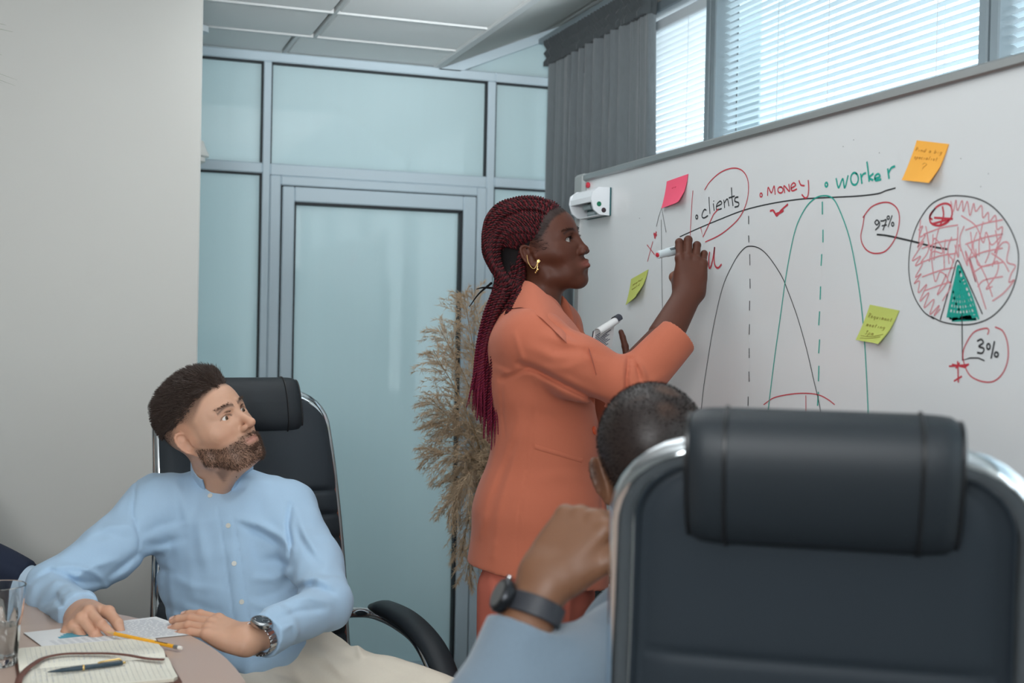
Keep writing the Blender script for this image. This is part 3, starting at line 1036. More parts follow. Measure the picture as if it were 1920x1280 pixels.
def sticky(colour, quad, label, curl, lines, m_ink):
    """quad: tl, tr, br, bl in photo pixels on the board; lifted away at the bottom"""
    tl, tr, br, bl = [onX(*q, BX) for q in quad]
    root = empty('sticky_note', (tl + tr + br + bl) / 4, label, 'sticky note', 'sticky notes on the whiteboard')

    def surf(u, v, off=0.0):
        p = (tl * (1 - u) + tr * u) * (1 - v) + (bl * (1 - u) + br * u) * v
        lift = 0.0012 + curl * v ** 2 * (0.55 + 0.45 * u) + 0.006 * max(0, u - 0.75) * max(0, v - 0.6) * 8
        return V3(BX - lift - off, p[1], p[2])
    for k, nm in ((0, 'sheet'),):
        gd = [[surf(u, v) for u in np.linspace(0, 1, 9)] for v in np.linspace(0, 1, 11)]
        mb = MB().grid(gd)
        mb.grid([[surf(u, v, -0.0009) for u in np.linspace(0, 1, 9)] for v in np.linspace(0, 1, 11)], True)
        mb.build(nm, PAPER[colour], root)
    if lines:
        mb = MB()
        for ln in lines:
            q = [surf(u, v, 0.0005) for u, v in ln]
            if len(q) > 2:
                q = spline(q, 4 * len(q))
            mb.tube(q, 0.00045, 4)
        mb.build('writing', m_ink, root)
    return root


FONT = {'a': [[(.8, .5), (.4, .55), (.2, .25), (.4, 0), (.75, .2), (.8, .5), (.85, 0)]], 'b': [[(.2, 1), (.2, 0), (.6, .05), (.75, .3), (.5, .5), (.2, .4)]], 'c': [[(.8, .45), (.4, .5), (.2, .2), (.5, 0), (.8, .1)]],
        'd': [[(.8, 1), (.8, 0)], [(.8, .4), (.4, .5), (.2, .2), (.5, 0), (.8, .15)]], 'e': [[(.2, .25), (.8, .3), (.5, .55), (.2, .25), (.45, 0), (.8, .1)]], 'g': [[(.75, .45), (.35, .5), (.2, .2), (.7, .15), (.75, .5), (.75, -.3), (.3, -.4)]],
        'i': [[(.5, .5), (.5, 0)]], 'l': [[(.5, 1), (.5, 0)]], 'm': [[(.1, 0), (.15, .5), (.3, .5), (.45, 0), (.5, .45), (.7, .5), (.85, 0)]], 'n': [[(.2, 0), (.2, .5)], [(.2, .35), (.5, .5), (.75, .35), (.8, 0)]],
        'o': [[(.5, .5), (.2, .25), (.5, 0), (.8, .25), (.5, .5)]], 'p': [[(.2, .5), (.2, -.4)], [(.2, .4), (.6, .5), (.75, .2), (.4, 0), (.2, .1)]], 'q': [[(.8, .5), (.8, -.4)], [(.8, .4), (.4, .5), (.2, .2), (.5, 0), (.8, .15)]], 'r': [[(.25, .5), (.25, 0)], [(.25, .3), (.5, .5), (.75, .48)]],
        's': [[(.75, .45), (.4, .5), (.3, .32), (.7, .2), (.6, 0), (.2, .05)]], 't': [[(.45, .9), (.45, .1), (.7, 0)], [(.2, .55), (.75, .55)]], 'u': [[(.2, .5), (.25, .05), (.6, .02), (.75, .5), (.8, 0)]], 'y': [[(.2, .5), (.5, .05)], [(.8, .5), (.3, -.4)]],
        'P': [[(.2, 0), (.2, 1), (.7, .95), (.75, .6), (.2, .5)]], 'R': [[(.2, 0), (.2, 1), (.7, .9), (.6, .55), (.2, .5), (.8, 0)]], '3': [[(.2, .95), (.7, .9), (.4, .55), (.75, .3), (.5, 0), (.15, .1)]], '?': [[(.1, .8), (.4, 1), (.8, .8), (.5, .45), (.5, .2)], [(.5, .04), (.52, 0)]]}


def text_lines(rows):
    """rows: (text, u, v, width per letter, height) in note coordinates"""
    out = []
    for t, u, v, w, h in rows:
        for i, ch in enumerate(t):
            for s in FONT.get(ch, []):
                out.append([(u + (i + a * 0.9) * w + 0.1 * b * w, v - b * h) for a, b in s])
    return out


sticky('pink', [(1251, 340), (1291, 326), (1285, 378), (1245, 391)], 'bright pink sticky note left of the word clients', 0.012, text_lines([('uu', .3, .35, .12, .08)]), m_pencilp)
sticky('orange', [(1720, 263), (1780, 270), (1757, 344), (1697, 338)], 'orange sticky note with a faint question mark above the pie chart', 0.011, text_lines([('Pind a big', .06, .26, .085, .09), ('specialist', .1, .44, .075, .09), ('?', .42, .72, .2, .2)]), m_pencil2)
sticky('lime', [(1184, 523), (1216, 505), (1206, 552), (1178, 572)], 'small lime sticky note above the notepad, left of the writing hand', 0.012, text_lines([('peopleut', .2, .32, .075, .08), ('meetid', .2, .5, .08, .08)]), m_pencil)
sticky('lime', [(1632, 571), (1687, 582), (1662, 645), (1611, 637)], 'lime green sticky note mentioning a meeting beside the teal curve', 0.012,
       text_lines([('Requiment', .08, .34, .095, .12), ('meeting', .14, .58, .1, .11), ('3pm', .22, .80, .12, .11)]) + [[(.12, .86), (.5, .84), (.9, .72)], [(.14, .93), (.5, .89), (.86, .80)]], m_pencil)

# ------------------------------------------------------------------ marker holder on the top-left corner
mh_c = onX(1108, 382, BX)
mh = empty('marker_holder', mh_c, 'white magnetic marker holder with green and black dots at the board corner', 'marker holder')
m_whitepl = mat('white_plastic', (222, 226, 230), 0.4)
m_teald = mat('dark_teal_plastic', (40, 92, 96), 0.5)
o1, o2 = onX(1145, 360, BX), onX(1075, 352, BX)
ya, yb = o1[1], 3.20
zt, zb = mh_c[2] + 0.032, mh_c[2] - 0.042
prof = [(0, zt), (-0.030, zt), (-0.048, zt - 0.008), (-0.056, zt - 0.026), (-0.056, zt - 0.040), (-0.046, zt - 0.040), (-0.046, zt - 0.012), (0, zt - 0.008)]
MB().prism([(BX - 0.001 + a, ya, b) for a, b in prof], (0, yb - ya, 0)).build('hood', m_whitepl, mh, False)
endp = [(0, zt), (-0.036, zt), (-0.055, zt - 0.014), (-0.058, zt - 0.036), (-0.050, zb + 0.012), (-0.034, zb), (0, zb - 0.002)]
for y in (ya - 0.006, yb):
    MB().prism([(BX - 0.001 + a, y, b) for a, b in endp], (0, 0.007, 0)).build('end_plate', m_whitepl, mh, False)
MB().prism([(BX - 0.001, ya - 0.007, zb - 0.002), (BX - 0.005, ya - 0.007, zb - 0.002), (BX - 0.005, ya - 0.007, zt), (BX - 0.001, ya - 0.007, zt)], (0, yb - ya + 0.016, 0)).build('back_plate', m_teald, mh, False)
MB().prism([(BX - 0.001, ya, zb), (BX - 0.028, ya, zb - 0.001), (BX - 0.028, ya, zb + 0.002), (BX - 0.001, ya, zb + 0.003)], (0, yb - ya, 0)).build('shelf', m_whitepl, mh, False)
for x, z, m, nm in ((-0.036, zt - 0.046, mat('green_dot', (10, 110, 80), 0.5), 'green dot'), (-0.022, zb + 0.012, mat('black_dot', (52, 36, 44), 0.5), 'black dot')):
    o = MB().disc((BX + x, ya - 0.006, z), (0, -1, 0), 0.0068, 0.0008).build('dot', m, mh)
    o['label'] = nm
m_penb = mat('pale_marker_barrel', (188, 204, 208), 0.35)
m_penr = mat('dark_ring', (40, 60, 66), 0.4)
for k, (x, z, lab) in enumerate(((-0.032, zb + 0.026, 'grey board marker lying upper in the white holder'), (-0.018, zb + 0.009, 'grey board marker lying lower in the white holder'))):
    mk = empty('board_marker', (BX + x, ya + 0.01, z), lab, 'marker', 'markers in the holder')
    MB().lathe([(0.005, 0), (0.0082, 0.002), (0.0082, 0.095), (0.006, 0.098)], (BX + x, ya + 0.004, z), (0, 1, 0), 14).build('barrel', m_penb, mk)
    MB().lathe([(0.0084, 0.030), (0.0086, 0.031), (0.0086, 0.033), (0.0084, 0.034)], (BX + x, ya + 0.004, z), (0, 1, 0), 14).lathe([(0.0084, 0.038), (0.0086, 0.039), (0.0086, 0.040), (0.0084, 0.041)], (BX + x, ya + 0.004, z), (0, 1, 0), 14).build('ring', m_penr, mk)
pm = onX(1105, 347, BX)
mg = empty('magnet', pm, 'small red magnet stuck above the marker holder', 'magnet')
MB().lathe([(0.007, 0), (0.0085, 0.003), (0.008, 0.007), (0.004, 0.009)], pm - V3(0.0005, 0, 0), (-1, 0, 0), 16).build('magnet_head', m_red, mg)
# ================================================================== office chairs
m_leather = mat('black_leather', (30, 36, 41), 0.52, bump=0.25, bscale=700, spec=0.45)
m_mesh = mat('black_back_cloth', (36, 44, 51), 0.62, bump=0.2, bscale=900)
m_chrome = mat('chrome', (215, 220, 224), 0.08, 1.0)
m_blackpl = mat('black_plastic', (24, 25, 27), 0.4)
BK = np.array([(-.205, .50), (-.238, .62), (-.246, .75), (-.268, .90), (-.305, 1.06), (-.362, 1.22)])
bk = spline(np.concatenate([np.zeros((6, 1)), BK], 1), 60)[:, 1:]
bs = np.concatenate([[0], np.cumsum(np.linalg.norm(np.diff(bk, axis=0), axis=1))])
BS = bs[-1]


def back_pt(x, s, off=0.0):
    """point on the chair back: x across, s up along it, off along its normal (to the front)"""
    y = np.interp(s, bs, bk[:, 0])
    z = np.interp(s, bs, bk[:, 1])
    e = 0.02
    sc_ = min(max(s, 0), BS)
    ty = np.interp(min(sc_ + e, BS), bs, bk[:, 0]) - np.interp(max(sc_ - e, 0), bs, bk[:, 0])
    tz = np.interp(min(sc_ + e, BS), bs, bk[:, 1]) - np.interp(max(sc_ - e, 0), bs, bk[:, 1])
    n = unit((0, tz, -ty))
    if s > BS or s < 0:
        t = unit((0, ty, tz))
        y, z = y + t[1] * (s - sc_), z + t[2] * (s - sc_)
    return V3(x, y + n[1] * off, z + n[2] * off)


def half_w(s):
    return 0.236 - 0.034 * (s / BS)


def make_chair(base, heading, label, arms=True, lift=0.0):
    a = math.atan2(heading[1], heading[0]) - math.pi / 2
    r = empty('office_chair', (base[0], base[1], lift), label, 'chair', None, a)
    B = lambda mb, nm, m, sm=True, par=None: mb.build(nm, m, par or r, sm, local=True)
    # chrome hoop
    path = []
    rc = 0.085
    for s in np.linspace(-0.06, BS - rc, 16):
        path.append(back_pt(half_w(s), s))
    w1 = half_w(BS - rc)
    for t in np.linspace(0.15, math.pi / 2, 8):
        path.append(back_pt(w1 - rc + rc * math.cos(t), BS - rc + rc * math.sin(t)))
    left = [q * V3(-1, 1, 1) for q in path[::-1]]
    path = path + [back_pt(x, BS) for x in np.linspace(w1 - rc - 0.02, -(w1 - rc - 0.02), 6)] + left
    B(MB().tube(path, 0.0165, 14), 'back_frame', m_chrome)
    # padded back with stitched channels
    ss = np.linspace(0.0, BS - 0.018, 150)
    xs = np.linspace(-1, 1, 25)
    fr, bkk = [], []
    seams = np.arange(0.03, 0.50, 0.058)
    for s in ss:
        hw = half_w(s) + 0.008
        over = s - (BS - 0.018 - 0.075)
        if over > 0:
            hw = hw - 0.075 + math.sqrt(max(0.0, 0.075 ** 2 - over ** 2))
        ds = np.abs(seams - s).min()
        ch = 1 - 0.34 * math.exp(-(ds / 0.006) ** 2) - 0.10 * math.exp(-(ds / 0.016) ** 2)
        f_, b_ = [], []
        for x in xs:
            e = (1 - abs(x) ** 8) ** 0.5
            t = 0.024 * e * ch + 0.002
            f_.append(back_pt(x * hw, s, t + 0.010))
            b_.append(back_pt(x * (hw - 0.034), s, -0.40 * t + 0.004))
        fr.append(f_)
        bkk.append(b_)
    pad = MB().grid(fr, True).grid(bkk)
    pad.grid([[p[0] for p in fr], [p[0] for p in bkk]]).grid([[p[-1] for p in fr], [p[-1] for p in bkk]], True).grid([fr[0], bkk[0]]).grid([fr[-1], bkk[-1]])
    B(pad, 'backrest', m_mesh)
    # rolled headrest strapped over the top of the frame
    ring = []
    for x in np.linspace(-0.136, 0.136, 29):
        e = max(0.0, 1 - (abs(x) / 0.136) ** 10) ** 0.5
        q = []
        for t in np.linspace(0, 2 * math.pi, 28, endpoint=False):
            c, s_ = math.cos(t), math.sin(t)
            sx = math.copysign(abs(c) ** 0.75, c)
            sy = math.copysign(abs(s_) ** 0.75, s_)
            q.append(back_pt(x, BS - 0.032 + (0.074 * sy) * (0.90 + 0.10 * e), 0.010 + 0.047 * sx * (0.72 + 0.28 * e)))
        q.append(q[0])
        ring.append(q)
    hb = MB().grid(ring)
    for k in (0, -1):
        cc = np.mean(ring[k][:-1], axis=0)
        hb.grid([ring[k], [cc + (p - cc) * 0.72 + V3(-0.006 if k == 0 else 0.006, 0, 0) * 0.8 for p in ring[k]], [cc + V3(0.010 if k == 0 else -0.010, 0, 0)] * len(ring[k])])
    hr = B(hb, 'headrest', m_leather)
    for x in (-0.098, 0.098):
        i = int(np.argmin(np.abs(np.linspace(-0.136, 0.136, 29) - x)))
        B(MB().tube([p + (p - np.mean(ring[i][:-1], axis=0)) * 0.01 for p in ring[i][:-1]], 0.0022, 6, closed=True), 'piping', m_blackpl, True, hr)
    for k in (0, -1):
        B(MB().tube([p for p in ring[k][:-1]], 0.003, 6, closed=True), 'piping', m_blackpl, True, hr)
    # seat
    st = []
    for v in np.linspace(0, 1, 20):
        row = []
        for u in np.linspace(-1, 1, 21):
            y = -0.20 + 0.46 * v
            hw = 0.245 * (1 - 0.25 * max(0, v - 0.8) / 0.2)
            z = 0.485 + 0.035 * (1 - u ** 4) - 0.05 * max(0, v - 0.75) ** 2 * 16 * 0.4 - 0.008 * math.exp(-(((v * 7) % 1 - 0.5) / 0.12) ** 2)
            row.append((u * hw, y, z))
        st.append(row)
    lo = [[(p[0] * 0.96, p[1], 0.44) for p in row] for row in st]
    seat = MB().grid(st).grid(lo, True)
    for k in (0, -1):
        seat.grid([st[k], lo[k]]).grid([[q[k] for q in st], [q[k] for q in lo]])
    B(seat, 'seat', m_mesh)
    if arms:
        for sg in (-1, 1):
            x = sg * 0.285
            # chrome loop: back frame - forward under the pad - down to the seat
            lp = spline([(sg * 0.237, -0.262, 0.735), (sg * 0.262, -0.235, 0.742), (x, -0.18, 0.748), (x, -0.05, 0.752), (x, 0.07, 0.735), (x, 0.155, 0.675), (x, 0.185, 0.59), (x * 0.99, 0.15, 0.50), (sg * 0.245, 0.08, 0.455), (sg * 0.16, 0.03, 0.45)], 60)
            lp = lp - V3(0, 0, 0.055)
            B(MB().tube(lp, 0.0125, 10, flat=0.75, up=(1, 0, 0)), 'arm_loop', m_chrome)
            lp2 = spline([(x, 0.135, 0.725), (x, 0.225, 0.675), (x, 0.262, 0.60), (x * 0.995, 0.235, 0.51), (sg * 0.25, 0.15, 0.452), (sg * 0.17, 0.08, 0.45)], 40)
            lp2 = lp2 - V3(0, 0, 0.055)
            B(MB().tube(lp2, 0.0125, 10, flat=0.75, up=(1, 0, 0)), 'arm_loop', m_chrome)
            pc = spline([(x, -0.185, 0.765), (x, -0.10, 0.777), (x, 0.03, 0.776), (x, 0.15, 0.745), (x, 0.225, 0.690), (x, 0.243, 0.648)], 36)
            pc = pc - V3(0, 0, 0.055)
            n = len(pc)
            rr = [0.031 * min(1, 0.45 + 3.5 * min(i / n, 1 - i / n)) for i in range(n)]
            B(MB().tube(pc, rr, 18, flat=0.62, up=(0, -0.25, 1)), 'arm_pad', m_leather)
    B(MB().lathe([(0.10, 0.425), (0.105, 0.44), (0.09, 0.442)], (0, 0, 0), sides=16).box((-0.08, -0.12, 0.40), (0.08, 0.12, 0.432)), 'mechanism', m_blackpl)
    B(MB().lathe([(0.027, 0.10), (0.027, 0.26), (0.018, 0.262), (0.018, 0.41 + lift)], (0, 0, -lift), sides=16), 'gas_column', m_chrome)
    for k in range(5):
        t = k * 2 * math.pi / 5 + 0.3
        d = V3(math.cos(t), math.sin(t), 0)
        B(MB().tube([d * 0.02 + V3(0, 0, 0.115 - lift), d * 0.16 + V3(0, 0, 0.10 - lift), d * 0.31 + V3(0, 0, 0.072 - lift)], [0.026, 0.022, 0.015], 10), 'base_leg', m_chrome)
        w = V3(-d[1], d[0], 0)
        cs = MB()
        for sg in (-1, 1):
            cs.lathe([(0.012, -0.009), (0.026, -0.007), (0.027, 0), (0.026, 0.007), (0.012, 0.009)], d * 0.31 + V3(0, 0, 0.0275 - lift) + w * 0.014 * sg, w, 16)
        cs.tube([d * 0.31 + V3(0, 0, 0.03 - lift), d * 0.31 + V3(0, 0, 0.075 - lift)], 0.008, 8)
        B(cs, 'caster', m_blackpl)
    return r


def chair_at(top, heading, label, arms=True, lift=0.0):
    """put a chair so that the top middle of its back is at the point top"""
    h = unit((heading[0], heading[1], 0))
    base = V3(top[0], top[1], 0) + h * 0.362
    return make_chair(base, h, label, arms, lift)


h1 = D(0.5, 0, 0.87)
chair_man = chair_at(P(452, 742, 3.02), h1, 'black high-backed chair with the man in the blue shirt sitting in it', True, -0.022)
rf = ray(1548, 700)
h2 = unit(V3(rf[0] - 0.03, rf[1], 0))
chair_near = chair_at(P(1542, 806, 1.262), h2, 'black chrome-framed chair seen from behind, close to the camera', True, 0.04)

# ================================================================== table and what lies on it
TZ = 0.80
m_table = mat('beige_laminate', (190, 166, 152), 0.32, noise=0.03, nscale=6)
m_tedge = mat('beige_edge_band', (172, 148, 134), 0.4)
tb = empty('conference_table', (-0.725, 1.915, 0), 'beige conference table with a rounded end in front of the man', 'table')
top, rim = [], []
N_ = 96
for i in range(N_):
    t = 2 * math.pi * i / N_
    c, s_ = math.cos(t), math.sin(t)
    top.append(V3(-0.725 + 0.988 * math.copysign(abs(c) ** 0.8, c), 1.915 + 0.895 * math.copysign(abs(s_) ** 0.8, s_), TZ))
MB().prism([p - V3(0, 0, 0.004) for p in top], (0, 0, 0.004)).build('table_top', m_table, tb, False)
MB().prism([p - V3(0, 0, 0.03) for p in top], (0, 0, 0.0258)).build('edge_band', m_tedge, tb, False)
for x in (-1.15, -0.25):
    MB().lathe([(0.24, 0), (0.24, 0.015), (0.05, 0.03), (0.045, 0.74), (0.16, 0.76), (0.16, TZ - 0.03)], (x, 1.915, 0), sides=28).build('pedestal', m_legs, tb)

m_paper = mat('white_paper', (225, 226, 226), 0.85)
m_printblue = mat('blue_print', (88, 158, 178), 0.8)
m_printgrey = mat('grey_print', (176, 180, 190), 0.85)
A_, B_, C_, D_ = onZ(44, 1188, TZ), onZ(85, 1218, TZ), onZ(383, 1188, TZ), onZ(292, 1157, TZ)
sh = empty('printed_sheet', (A_ + C_) / 2, 'white printed sheet with a blue bar chart under the hand of the man', 'paper')


def sp_(u, v, z=0.0):
    p = (A_ * (1 - u) + D_ * u) * (1 - v) + (B_ * (1 - u) + C_ * u) * v
    return p + V3(0, 0, 0.0016 + 0.004 * max(0, 0.2 - u) + z)


mb = MB().grid([[sp_(u, v) for u in np.linspace(0, 1, 13)] for v in np.linspace(0, 1, 7)])
mb.grid([[sp_(u, v, -0.0006) for u in np.linspace(0, 1, 13)] for v in np.linspace(0, 1, 7)], True)
mb.build('sheet', m_paper, sh)
q = MB()
hs_ = [0.10, 0.16, 0.22, 0.30, 0.27, 0.22, 0.14]
for i, h_ in enumerate(hs_):
    u0, u1 = 0.16 + 0.028 * i, 0.16 + 0.028 * (i + 1)
    q.raw([sp_(u0, 0.55, 0.0004), sp_(u1, 0.55, 0.0004), sp_(u1, 0.55 - h_, 0.0004), sp_(u0, 0.55 - h_, 0.0004)], [(0, 1, 2, 3)])
q.build('bar_chart', m_printblue, sh, False)
q = MB()
g = np.random.default_rng(5)
for v in np.linspace(0.10, 0.92, 17):
    u = 0.44
    while u < 0.93:
        du = g.uniform(0.015, 0.06)
        q.raw([sp_(u, v, 0.0004), sp_(u + du, v, 0.0004), sp_(u + du, v + 0.012, 0.0004), sp_(u, v + 0.012, 0.0004)], [(0, 1, 2, 3)])
        u += du + 0.012
for v in np.linspace(0.62, 0.9, 6):
    for u in np.linspace(0.08, 0.38, 7):
        q.raw([sp_(u, v, 0.0004), sp_(u + 0.03, v, 0.0004), sp_(u + 0.03, v + 0.012, 0.0004), sp_(u, v + 0.012, 0.0004)], [(0, 1, 2, 3)])
q.build('printed_lines', m_printgrey, sh, False)

# open notebook
S0, S1 = onZ(36, 1263, TZ), onZ(311, 1238, TZ)
nu = unit(S1 - S0)
nv = V3(nu[1], -nu[0], 0)       # towards the camera
NL = np.linalg.norm(S1 - S0)
nb = empty('notebook', (S0 + S1) / 2, 'open lined notebook with handwriting lying on the table edge', 'notebook')
m_page = mat('cream_page', (226, 222, 208), 0.9)
m_pageblock = mat('page_edges', (206, 200, 184), 0.9, noise=0.05, nscale=900, stretch=(0.1, 0.1, 8))
m_cover = mat('brown_leather_cover', (92, 58, 46), 0.55)
m_rule = mat('pale_ruled_line', (196, 196, 190), 0.9)
m_handw = mat('blue_handwriting', (132, 150, 188), 0.9)


def npg(u, v):
    """u along the spine 0..1, v across -1..1"""
    a = abs(v)
    z = 0.0075 + 0.004 * math.exp(-((a - 0.25) / 0.22) ** 2) - 0.006 * math.exp(-(a / 0.06) ** 2)
    return S0 + nu * NL * u + nv * 0.138 * v + V3(0, 0, z)


for sg, nm in ((-1, 'page'), (1, 'page')):
    vv = np.concatenate([np.linspace(0.0, 0.3, 8), np.linspace(0.36, 1, 8)]) * sg
    rows_ = []
    for v in vv:
        c = max(0, abs(v) - 0.93) / 0.07 * 0.035
        rows_.append([npg(c + (1 - 2 * c) * u, v) for u in np.linspace(0, 1, 9)])
    low = [[V3(p[0], p[1], TZ + 0.0022) for p in r_] for r_ in rows_]
    MB().grid(rows_).build(nm, m_page, nb)
    e = MB().grid([[r_[0] for r_ in rows_], [r_[0] for r_ in low]]).grid([[r_[-1] for r_ in rows_], [r_[-1] for r_ in low]]).grid([rows_[-1], low[-1]])
    e.build('page_block', m_pageblock, nb, False)
cv = [S0 + nu * NL * u + nv * 0.142 * v + V3(0, 0, 0.0002) for u, v in ((-0.02, -1), (1.02, -1), (1.02, 1), (-0.02, 1))]
MB().prism(cv, (0, 0, 0.002)).build('cover', m_cover, nb, False)
rl, hwm = MB(), MB()
for sg in (-1, 1):
    for u in np.linspace(0.06, 0.96, 27):
        q = [npg(u, v) + V3(0, 0, 0.0006) for v in np.linspace(0.05, 0.95, 12) * sg]
        rl.grid([[p - nu * 0.0003 for p in q], [p + nu * 0.0003 for p in q]])
    for u in np.linspace(0.08, 0.92, 22):
        if sg > 0 and u > 0.5 and g.random() < 0.7:
            continue
        v = 0.10
        while v < 0.9 * g.uniform(0.4, 1):
            k = g.integers(5, 11)
            q = [npg(u + g.uniform(-0.012, 0.012), sg * (v + 0.012 * j)) + V3(0, 0, 0.0008) for j in range(k)]
            q = np.array(spline(q, 3 * k))
            hwm.grid([q - nu * 0.00022, q + nu * 0.00022])
            v += 0.012 * k + 0.03
rl.build('ruled_lines', m_rule, nb, False)
hwm.build('handwriting', m_handw, nb, False)
st = [(135, 1284), (146, 1246), (160, 1222), (230, 1152), (330, 1092), (480, 1062), (640, 1058), (800, 1058), (950, 1070), (1100, 1096), (1228, 1105)]
sp2 = spline([onZ(x / 4, 960 + y / 4, TZ + 0.0165) for x, y in st], 50)
MB().tube(sp2, 0.0055, 8, flat=0.22, up=(0, 0, 1)).build('elastic_strap', mat('brown_strap', (104, 62, 50), 0.5), nb)

# pen across the notebook
pa, pb_ = onZ(89, 1259.5, TZ + 0.016), onZ(230, 1242, TZ + 0.016)
pd_ = unit(pb_ - pa)
PLn = np.linalg.norm(pb_ - pa)
pn = empty('ballpoint_pen', (pa + pb_) / 2, 'dark ballpoint pen with a gold ring lying on the open notebook', 'pen')
m_pen = mat('dark_teal_lacquer', (34, 54, 66), 0.25, coat=0.4)
m_gold = mat('gold', (224, 190, 120), 0.25, 1.0)
MB().lathe([(0.0007, 0), (0.0016, 0.006), (0.0036, 0.022), (0.0042, 0.05), (0.0042, PLn - 0.006), (0.0034, PLn)], pa, pd_, 14).build('barrel', m_pen, pn)
MB().lathe([(0.0043, 0.054), (0.0047, 0.0545), (0.0047, 0.0565), (0.0043, 0.057)], pa, pd_, 14).lathe([(0.002, PLn), (0.002, PLn + 0.004), (0.0012, PLn + 0.005)], pa, pd_, 10).build('gold_ring', m_gold, pn)
cl = [pa + pd_ * (PLn - 0.002) + V3(0, 0, 0.0045), pa + pd_ * (PLn - 0.006) + V3(0, 0, 0.0068), pa + pd_ * (PLn - 0.035) + V3(0, 0, 0.0058), pa + pd_ * (PLn - 0.040) + V3(0, 0, 0.0046)]
MB().tube(cl, 0.0014, 6).build('clip', m_gold, pn)

# tumbler of water at the left edge
gc = P(-2, 1278, 2.06)
gc[2] = TZ
gl = empty('water_glass', gc, 'clear faceted tumbler of water at the table edge, leftmost on the table', 'glass')
m_clear = mat('clear_glass', (250, 252, 252), 0.0, trans=1.0, ior=1.48)
m_water = mat('water', (248, 252, 252), 0.0, trans=1.0, ior=1.33)
H = 0.134
an = np.linspace(0, 2 * math.pi, 60, endpoint=False)


def gring(r, z, fl):
    rr = r * (1 - fl * 0.5 * (1 + np.cos(10 * an)))
    return np.stack([gc[0] + rr * np.cos(an), gc[1] + rr * np.sin(an), np.full_like(an, TZ + z)], 1)


rg_ = [gring(0.002, 0.0008, 0), gring(0.026, 0.0008, 0), gring(0.029, 0.003, 0.05), gring(0.0315, 0.03, 0.07), gring(0.035, 0.075, 0.06), gring(0.0375, 0.085, 0.0), gring(0.0415, H, 0), gring(0.0400, H + 0.001, 0), gring(0.0390, H, 0),
       gring(0.0350, 0.085, 0), gring(0.0315, 0.07, 0), gring(0.027, 0.02, 0), gring(0.022, 0.014, 0), gring(0.002, 0.014, 0)]
rg_ = [np.concatenate([x, x[:1]]) for x in rg_]
MB().grid(rg_).build('tumbler', m_clear, gl)
wr_ = [gring(0.002, 0.0142, 0), gring(0.0218, 0.0142, 0), gring(0.0268, 0.0202, 0), gring(0.0300, 0.055, 0), gring(0.0312, 0.0685, 0), gring(0.03, 0.0688, 0), gring(0.002, 0.0688, 0)]
MB().grid([np.concatenate([x, x[:1]]) for x in wr_]).build('water', m_water, gl)

# pencil held by the man
e0, e1 = onZ(198, 1184, TZ + 0.010), onZ(341, 1215, TZ + 0.007)
pdv = unit(e1 - e0)
PL = np.linalg.norm(e1 - e0)
pc_ = empty('pencil', (e0 + e1) / 2, 'yellow pencil with a white eraser held in the hand of the man', 'pencil')
m_yel = mat('yellow_lacquer', (240, 172, 42), 0.35)
m_wood = mat('pencil_wood', (214, 176, 128), 0.7)
MB().lathe([(0.0012, 0.012), (0.0037, 0.024), (0.0037, PL - 0.018)], e0, pdv, 6).build('barrel', m_yel, pc_, False)
MB().lathe([(0.0004, 0), (0.0037, 0.0235)], e0, pdv, 12).build('sharpened_tip', m_wood, pc_)
MB().lathe([(0.0037, PL - 0.0185), (0.0039, PL - 0.017), (0.0036, PL - 0.015), (0.0039, PL - 0.013), (0.0036, PL - 0.011), (0.0038, PL - 0.008)], e0, pdv, 14).build('ferrule', m_alu, pc_)
MB().lathe([(0.0034, PL - 0.0085), (0.0036, PL - 0.003), (0.0026, PL)], e0, pdv, 12).build('eraser', mat('white_eraser', (230, 224, 216), 0.8), pc_)
q = MB()
up_ = unit(np.cross(pdv, np.cross(V3(0, -0.6, 1), pdv)))
sd = np.cross(pdv, up_)
for k in range(9):
    c = e0 + pdv * (PL - 0.062 + 0.0034 * k) + up_ * 0.0035
    q.obox(c, [pdv, sd, up_], (0.0011, 0.0011, 0.0003), 0.0001)
q.build('stamped_letters', m_black, pc_, False)

# ================================================================== plants
m_pamp = mat('dried_pampas', (212, 188, 158), 0.95, noise=0.18, nscale=25, translucent=0.25)
m_stemp = mat('dried_stem', (150, 128, 98), 0.9)
vz = V3(*P(985, 900, 3.55)[:2], 0)
pg = empty('pampas_grass', vz, 'tall dried beige pampas grass standing behind the woman', 'plant')
MB().lathe([(0.10, 0), (0.14, 0.03), (0.17, 0.18), (0.15, 0.34), (0.09, 0.46), (0.085, 0.50), (0.10, 0.52), (0.085, 0.515), (0.07, 0.47)], vz, sides=32).build('vase', mat('matt_cream_vase', (196, 188, 174), 0.8), pg)
rg = np.random.default_rng(21)
